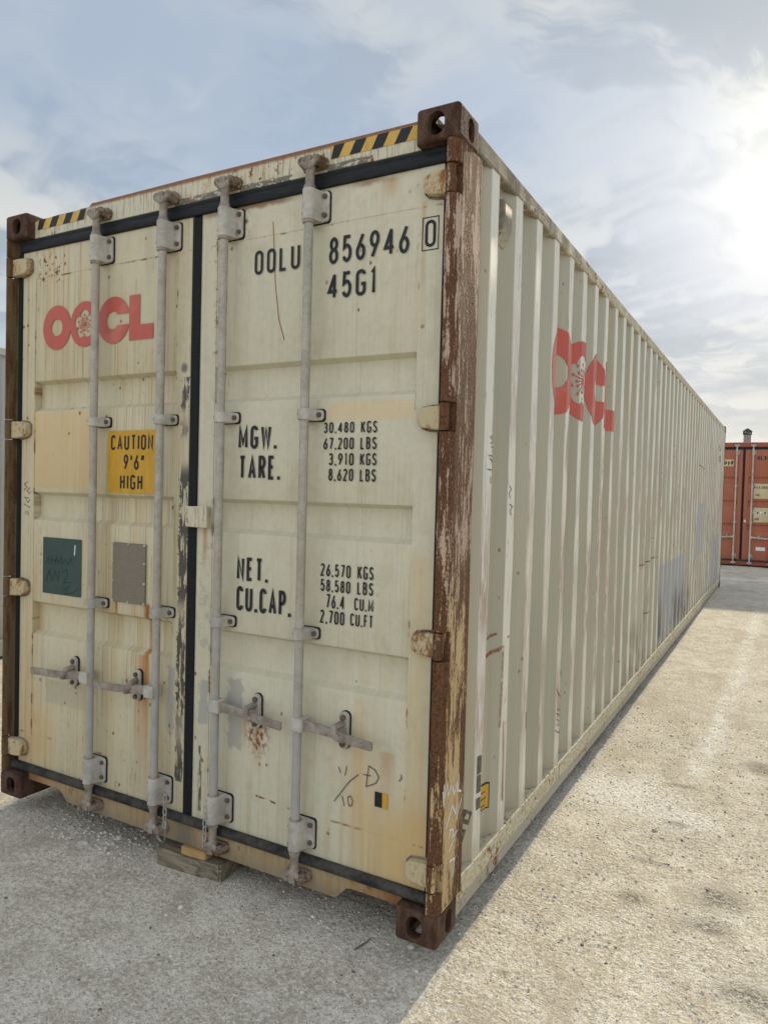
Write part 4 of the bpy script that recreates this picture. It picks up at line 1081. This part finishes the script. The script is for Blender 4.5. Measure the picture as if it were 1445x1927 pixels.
# ------------------------------------------------------------------ loose stones
def ico(sub=1):
    bm = bmesh.new(); bmesh.ops.create_icosphere(bm, subdivisions=sub, radius=1); bm.verts.ensure_lookup_table()
    v = np.array([p.co[:] for p in bm.verts]); f = np.array([[w.index for w in q.verts] for q in bm.faces]); bm.free(); return v, f
iv, iff = ico(1)
def gravel(name, n, xr, yr, smin, smax, label, power=2.6):
    u = rng.random((n, 2)); xs = xr[0]+(xr[1]-xr[0])*u[:, 0]; ys = yr[0]+(yr[1]-yr[0])*u[:, 1]
    keep = ~((xs > 1.05) & (xs < 1.45) & (ys > 0) & (ys < .2)); xs, ys = xs[keep], ys[keep]; n = len(xs)
    s = smin+(smax-smin)*rng.random(n)**power
    A = rng.random(n)*6.28
    sc = np.stack([s*(.7+.6*rng.random(n)), s*(.7+.6*rng.random(n)), s*(.4+.35*rng.random(n))], -1)
    V = iv[None]*(1+rng.normal(0, .13, (n, len(iv), 1)))*sc[:, None]
    ca, sa = np.cos(A)[:, None], np.sin(A)[:, None]
    X = V[..., 0]*ca-V[..., 1]*sa+xs[:, None]; Y = V[..., 0]*sa+V[..., 1]*ca+ys[:, None]; Z = V[..., 2]+(ground_h(xs, ys)+s*.12)[:, None]
    Vv = np.stack([X, Y, Z], -1).reshape(-1, 3); F = (iff[None]+(np.arange(n)*len(iv))[:, None, None]).reshape(-1, 3)
    me = bpy.data.meshes.new(name); me.vertices.add(len(Vv)); me.vertices.foreach_set('co', Vv.ravel())
    me.loops.add(F.size); me.loops.foreach_set('vertex_index', F.ravel().astype(np.int32)); me.polygons.add(len(F))
    me.polygons.foreach_set('loop_start', np.arange(0, F.size, 3)); me.polygons.foreach_set('loop_total', np.full(len(F), 3))
    me.update(calc_edges=True)
    o = link(name, me, 'pebble'); o['kind'] = 'stuff'; o['label'] = label; o['category'] = 'gravel'; return o
g = material('pebble'); x, y, z = g.pos(); g2 = g.n('ShaderNodeNewGeometry'); rpi = S(g, g2.outputs['Random Per Island'])
c = g.mix(g.sm(0, 1, rpi), (.50, .46, .39), (.82, .78, .71)); c = g.mix(g.sm(.965, .97, rpi), c, (.12, .105, .09))
c = g.mix(g.noise(g.xyz(x, y, z), 90, 4)*.35, c, (.40, .355, .28))
g.out(c, .9, g.bump(g.noise(g.xyz(x, y, z), 260, 3), .4, .002), spec=.2)
gravel('gravel', 16000, (-.8, 4.6), (-1.6, 3.6), .0022, .0075, 'fine pale gravel scattered over the packed yard', 2.2)
gravel('gravel', 260, (-.6, 4.8), (-1.4, 5.5), .005, .014, 'larger pale stones scattered over the packed yard', 3.)
gravel('gravel', 320, (.25, .95), (-.06, .40), .003, .011, 'loose rubble lying under the left end of the container sill', 1.6)
simple('pale_stone', (.46, .43, .38), (.66, .63, .58), 30, .9, .2, 0, .5)
simple('dark_stone', (.03, .028, .026), (.09, .08, .07), 60, .9, .2, 0, .5)
def rock(name, px, py, sx, sy, sz, mat, label, cat, seed, rz=0.):
    d = ray(px, py); p = CAM+d*((-.08-CAM.z)/d.z)
    for _ in range(6):
        hgt = float(ground_h(p.x, p.y)); p = CAM+d*((hgt-CAM.z)/d.z)
    r = np.random.default_rng(seed); v, f = ico(2)
    v = v*(1+r.normal(0, .10, (len(v), 1)))*np.array([sx, sy, sz])
    me = bpy.data.meshes.new(name); me.from_pydata(v.tolist(), [], f.tolist()); me.update()
    o = link(name, me, mat); o.location = (p.x, p.y, p.z+sz*.35); o.rotation_euler = (0, 0, rz); return tag(o, label, cat)
rock('stone', 157, 1587, .026, .016, .008, 'pale_stone', 'flat pale stone alone on shaded gravel before the left door', 'stone', 1, .4)
rock('stone', 226, 1578, .016, .015, .012, 'pale_stone', 'rounded pale stone just below the container sill, beside the flat one', 'stone', 2)
rock('stone', 774, 1784, .014, .013, .010, 'pale_stone', 'pale pebble at the foot of the rusty corner casting', 'stone', 3)
# dry twig
tw = [on_plane(px, py, 2, float(-.078)) for px, py in ((667, 1790), (680, 1781), (690, 1775), (697, 1768))]
o = MB().tube([(p.x, p.y, float(ground_h(p.x, p.y))+.004) for p in tw], [.0025, .003, .0025, .0015], 6).build('twig', 'dark_residue')
tag(o, 'thin dry twig lying on the shaded gravel', 'twig')

# ------------------------------------------------------------------ orange container behind
OY = 16.47
s17 = (OY-CAM.y)/(17.4-CAM.y)
def OPX(px, py): return on_plane(px, py, 1, OY)
RJ = reg(1260, 760, 5.351)
ocx = OPX(*RJ(728, 1000)).x
OX = ocx-1.2285
obot = OPX(*RJ(740, 1632)).z
oroot = empty('shipping_container', (OX, OY-.05, float(ground_h(ocx, OY))))
tag(oroot, 'orange container with closed doors, dark seals and a white SOLD sticker', 'container')
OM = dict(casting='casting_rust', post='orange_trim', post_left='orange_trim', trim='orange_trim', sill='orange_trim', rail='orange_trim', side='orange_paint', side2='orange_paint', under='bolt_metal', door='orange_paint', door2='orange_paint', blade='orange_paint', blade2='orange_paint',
          rod=('bracket_metal', 'bracket_metal', 'bracket_metal', 'bracket_metal'))
OK = make_container(oroot, OM)
OZ = oroot.location.z
def ol(px, py): q = on_plane(px, py, 1, OY-.05+YD); return q.x-OX, q.z-OZ
def orect(tl, br, name, mat, parent, off=0.):
    a, b = ol(*RJ(*tl)), ol(*RJ(*br)); return door_rect(a[0], b[0], b[1], a[1], name, mat, parent, off)
def otext(s_, bl, tr, parent, mat='black_paint', t=.15, off=.0010):
    a, b = ol(*RJ(*bl)), ol(*RJ(*tr)); strips_mesh(text_strips(s_, a[0], a[1], b[1], b[0], t), on_door(off), 'lettering', mat, parent)
orect((470, 560), (640, 628), 'cream_panel', 'cream_decal', OK['left'])
otext('Lloyd', (508, 612), (636, 566), OK['left'], t=.2)
otext('HLXU', (880, 568), (1010, 523), OK['right'])
orect((845, 803), (1035, 958), 'cream_panel', 'cream_decal', OK['right']); otext('MAX GROSS', (850, 855), (1012, 832), OK['right']); otext('TARE', (850, 930), (903, 906), OK['right'])
orect((842, 1045), (1035, 1198), 'cream_panel', 'cream_decal', OK['right']); otext('CUBE', (842, 1172), (897, 1150), OK['right'])
otext('SOLD', (829, 1118), (972, 1078), OK['right'], 'white_decal', .36, .0022)
orect((862, 1442), (955, 1482), 'white_sticker', 'white_decal', OK['right'])
otext('HLXU', (875, 1472), (945, 1452), OK['right']) if False else None
a, b, c_ = ol(*RJ(735, 1190)), ol(*RJ(762, 1190)), ol(*RJ(748, 1158))
link('white_triangle', MB().add([(a[0]+.01, YD-.001, a[1]), (b[0]+.01, YD-.001, b[1]), (c_[0]+.01, YD-.001, c_[1])], [(0, 1, 2)]).mesh('white_triangle'), 'white_decal', OK['right'])

# ------------------------------------------------------------------ white container on the far left
wroot = empty('shipping_container', (-2.87-W, -2.2, -.0835)); wroot.rotation_euler = (math.atan(.0046), 0, 0)
tag(wroot, 'plain white container standing beside the left wall of the cream one', 'container')
WM = dict(OM); WM.update(post='white_paint', post_left='white_paint', trim='white_paint', sill='white_paint', rail='white_paint', side='white_paint', side2='white_paint')
make_container(wroot, WM, doors=False)

# ------------------------------------------------------------------ chimney standing behind the orange container
CY = 33.
cl, cr = on_plane(*RJ(740, 370), 1, CY), on_plane(*RJ(813, 370), 1, CY)
ct = on_plane(*RJ(776, 308), 1, CY).z; cb = on_plane(*RJ(776, 282), 1, CY).z; ck = on_plane(*RJ(776, 245), 1, CY).z
cx_, hw = (cl.x+cr.x)/2, (cr.x-cl.x)/2
gz = float(ground_h(cx_, CY))
ch = empty('chimney', (cx_, CY, gz)); tag(ch, 'grey square chimney with dark pointed cap rising behind the orange container', 'chimney')
MB().box(-hw, hw, -hw, hw, -.05, ct-gz).build('stack', 'stack_metal', ch, .01)
z0_, z1_, z2_ = ct-gz, cb-gz, ck-gz
MB().box(-hw*1.18, hw*1.18, -hw*1.18, hw*1.18, z0_-.02, z0_+.03).build('collar', 'stack_cap_metal', ch, .006)
for sx_ in (-1, 1):
    for sy_ in (-1, 1):
        MB().box(sx_*hw*1.02-.025, sx_*hw*1.02+.025, sy_*hw*1.02-.025, sy_*hw*1.02+.025, z0_+.03, z1_+.02).build('cap_leg', 'stack_cap_metal', ch)
for sgn in (-1, 1):
    for k_ in (-.5, 0, .5):
        MB().cyl((hw*k_*1.2-.09, sgn*hw*1.02, z0_+.03), (hw*k_*1.2+.09, sgn*hw*1.02, z1_+.02), .012, n=6).build('cap_bar', 'stack_cap_metal', ch)
        MB().cyl((sgn*hw*1.02, hw*k_*1.2-.09, z0_+.03), (sgn*hw*1.02, hw*k_*1.2+.09, z1_+.02), .012, n=6).build('cap_bar', 'stack_cap_metal', ch)
e = hw*1.32
MB().add([(-e, -e, z1_+.02), (e, -e, z1_+.02), (e, e, z1_+.02), (-e, e, z1_+.02), (-e*.2, -e*.2, z2_-.02), (e*.2, -e*.2, z2_-.02), (e*.2, e*.2, z2_-.02), (-e*.2, e*.2, z2_-.02), (0, 0, z2_)],
         [(3, 2, 1, 0), (0, 1, 5, 4), (1, 2, 6, 5), (2, 3, 7, 6), (3, 0, 4, 7), (4, 5, 8), (5, 6, 8), (6, 7, 8), (7, 4, 8)]).build('cap', 'stack_cap_metal', ch)
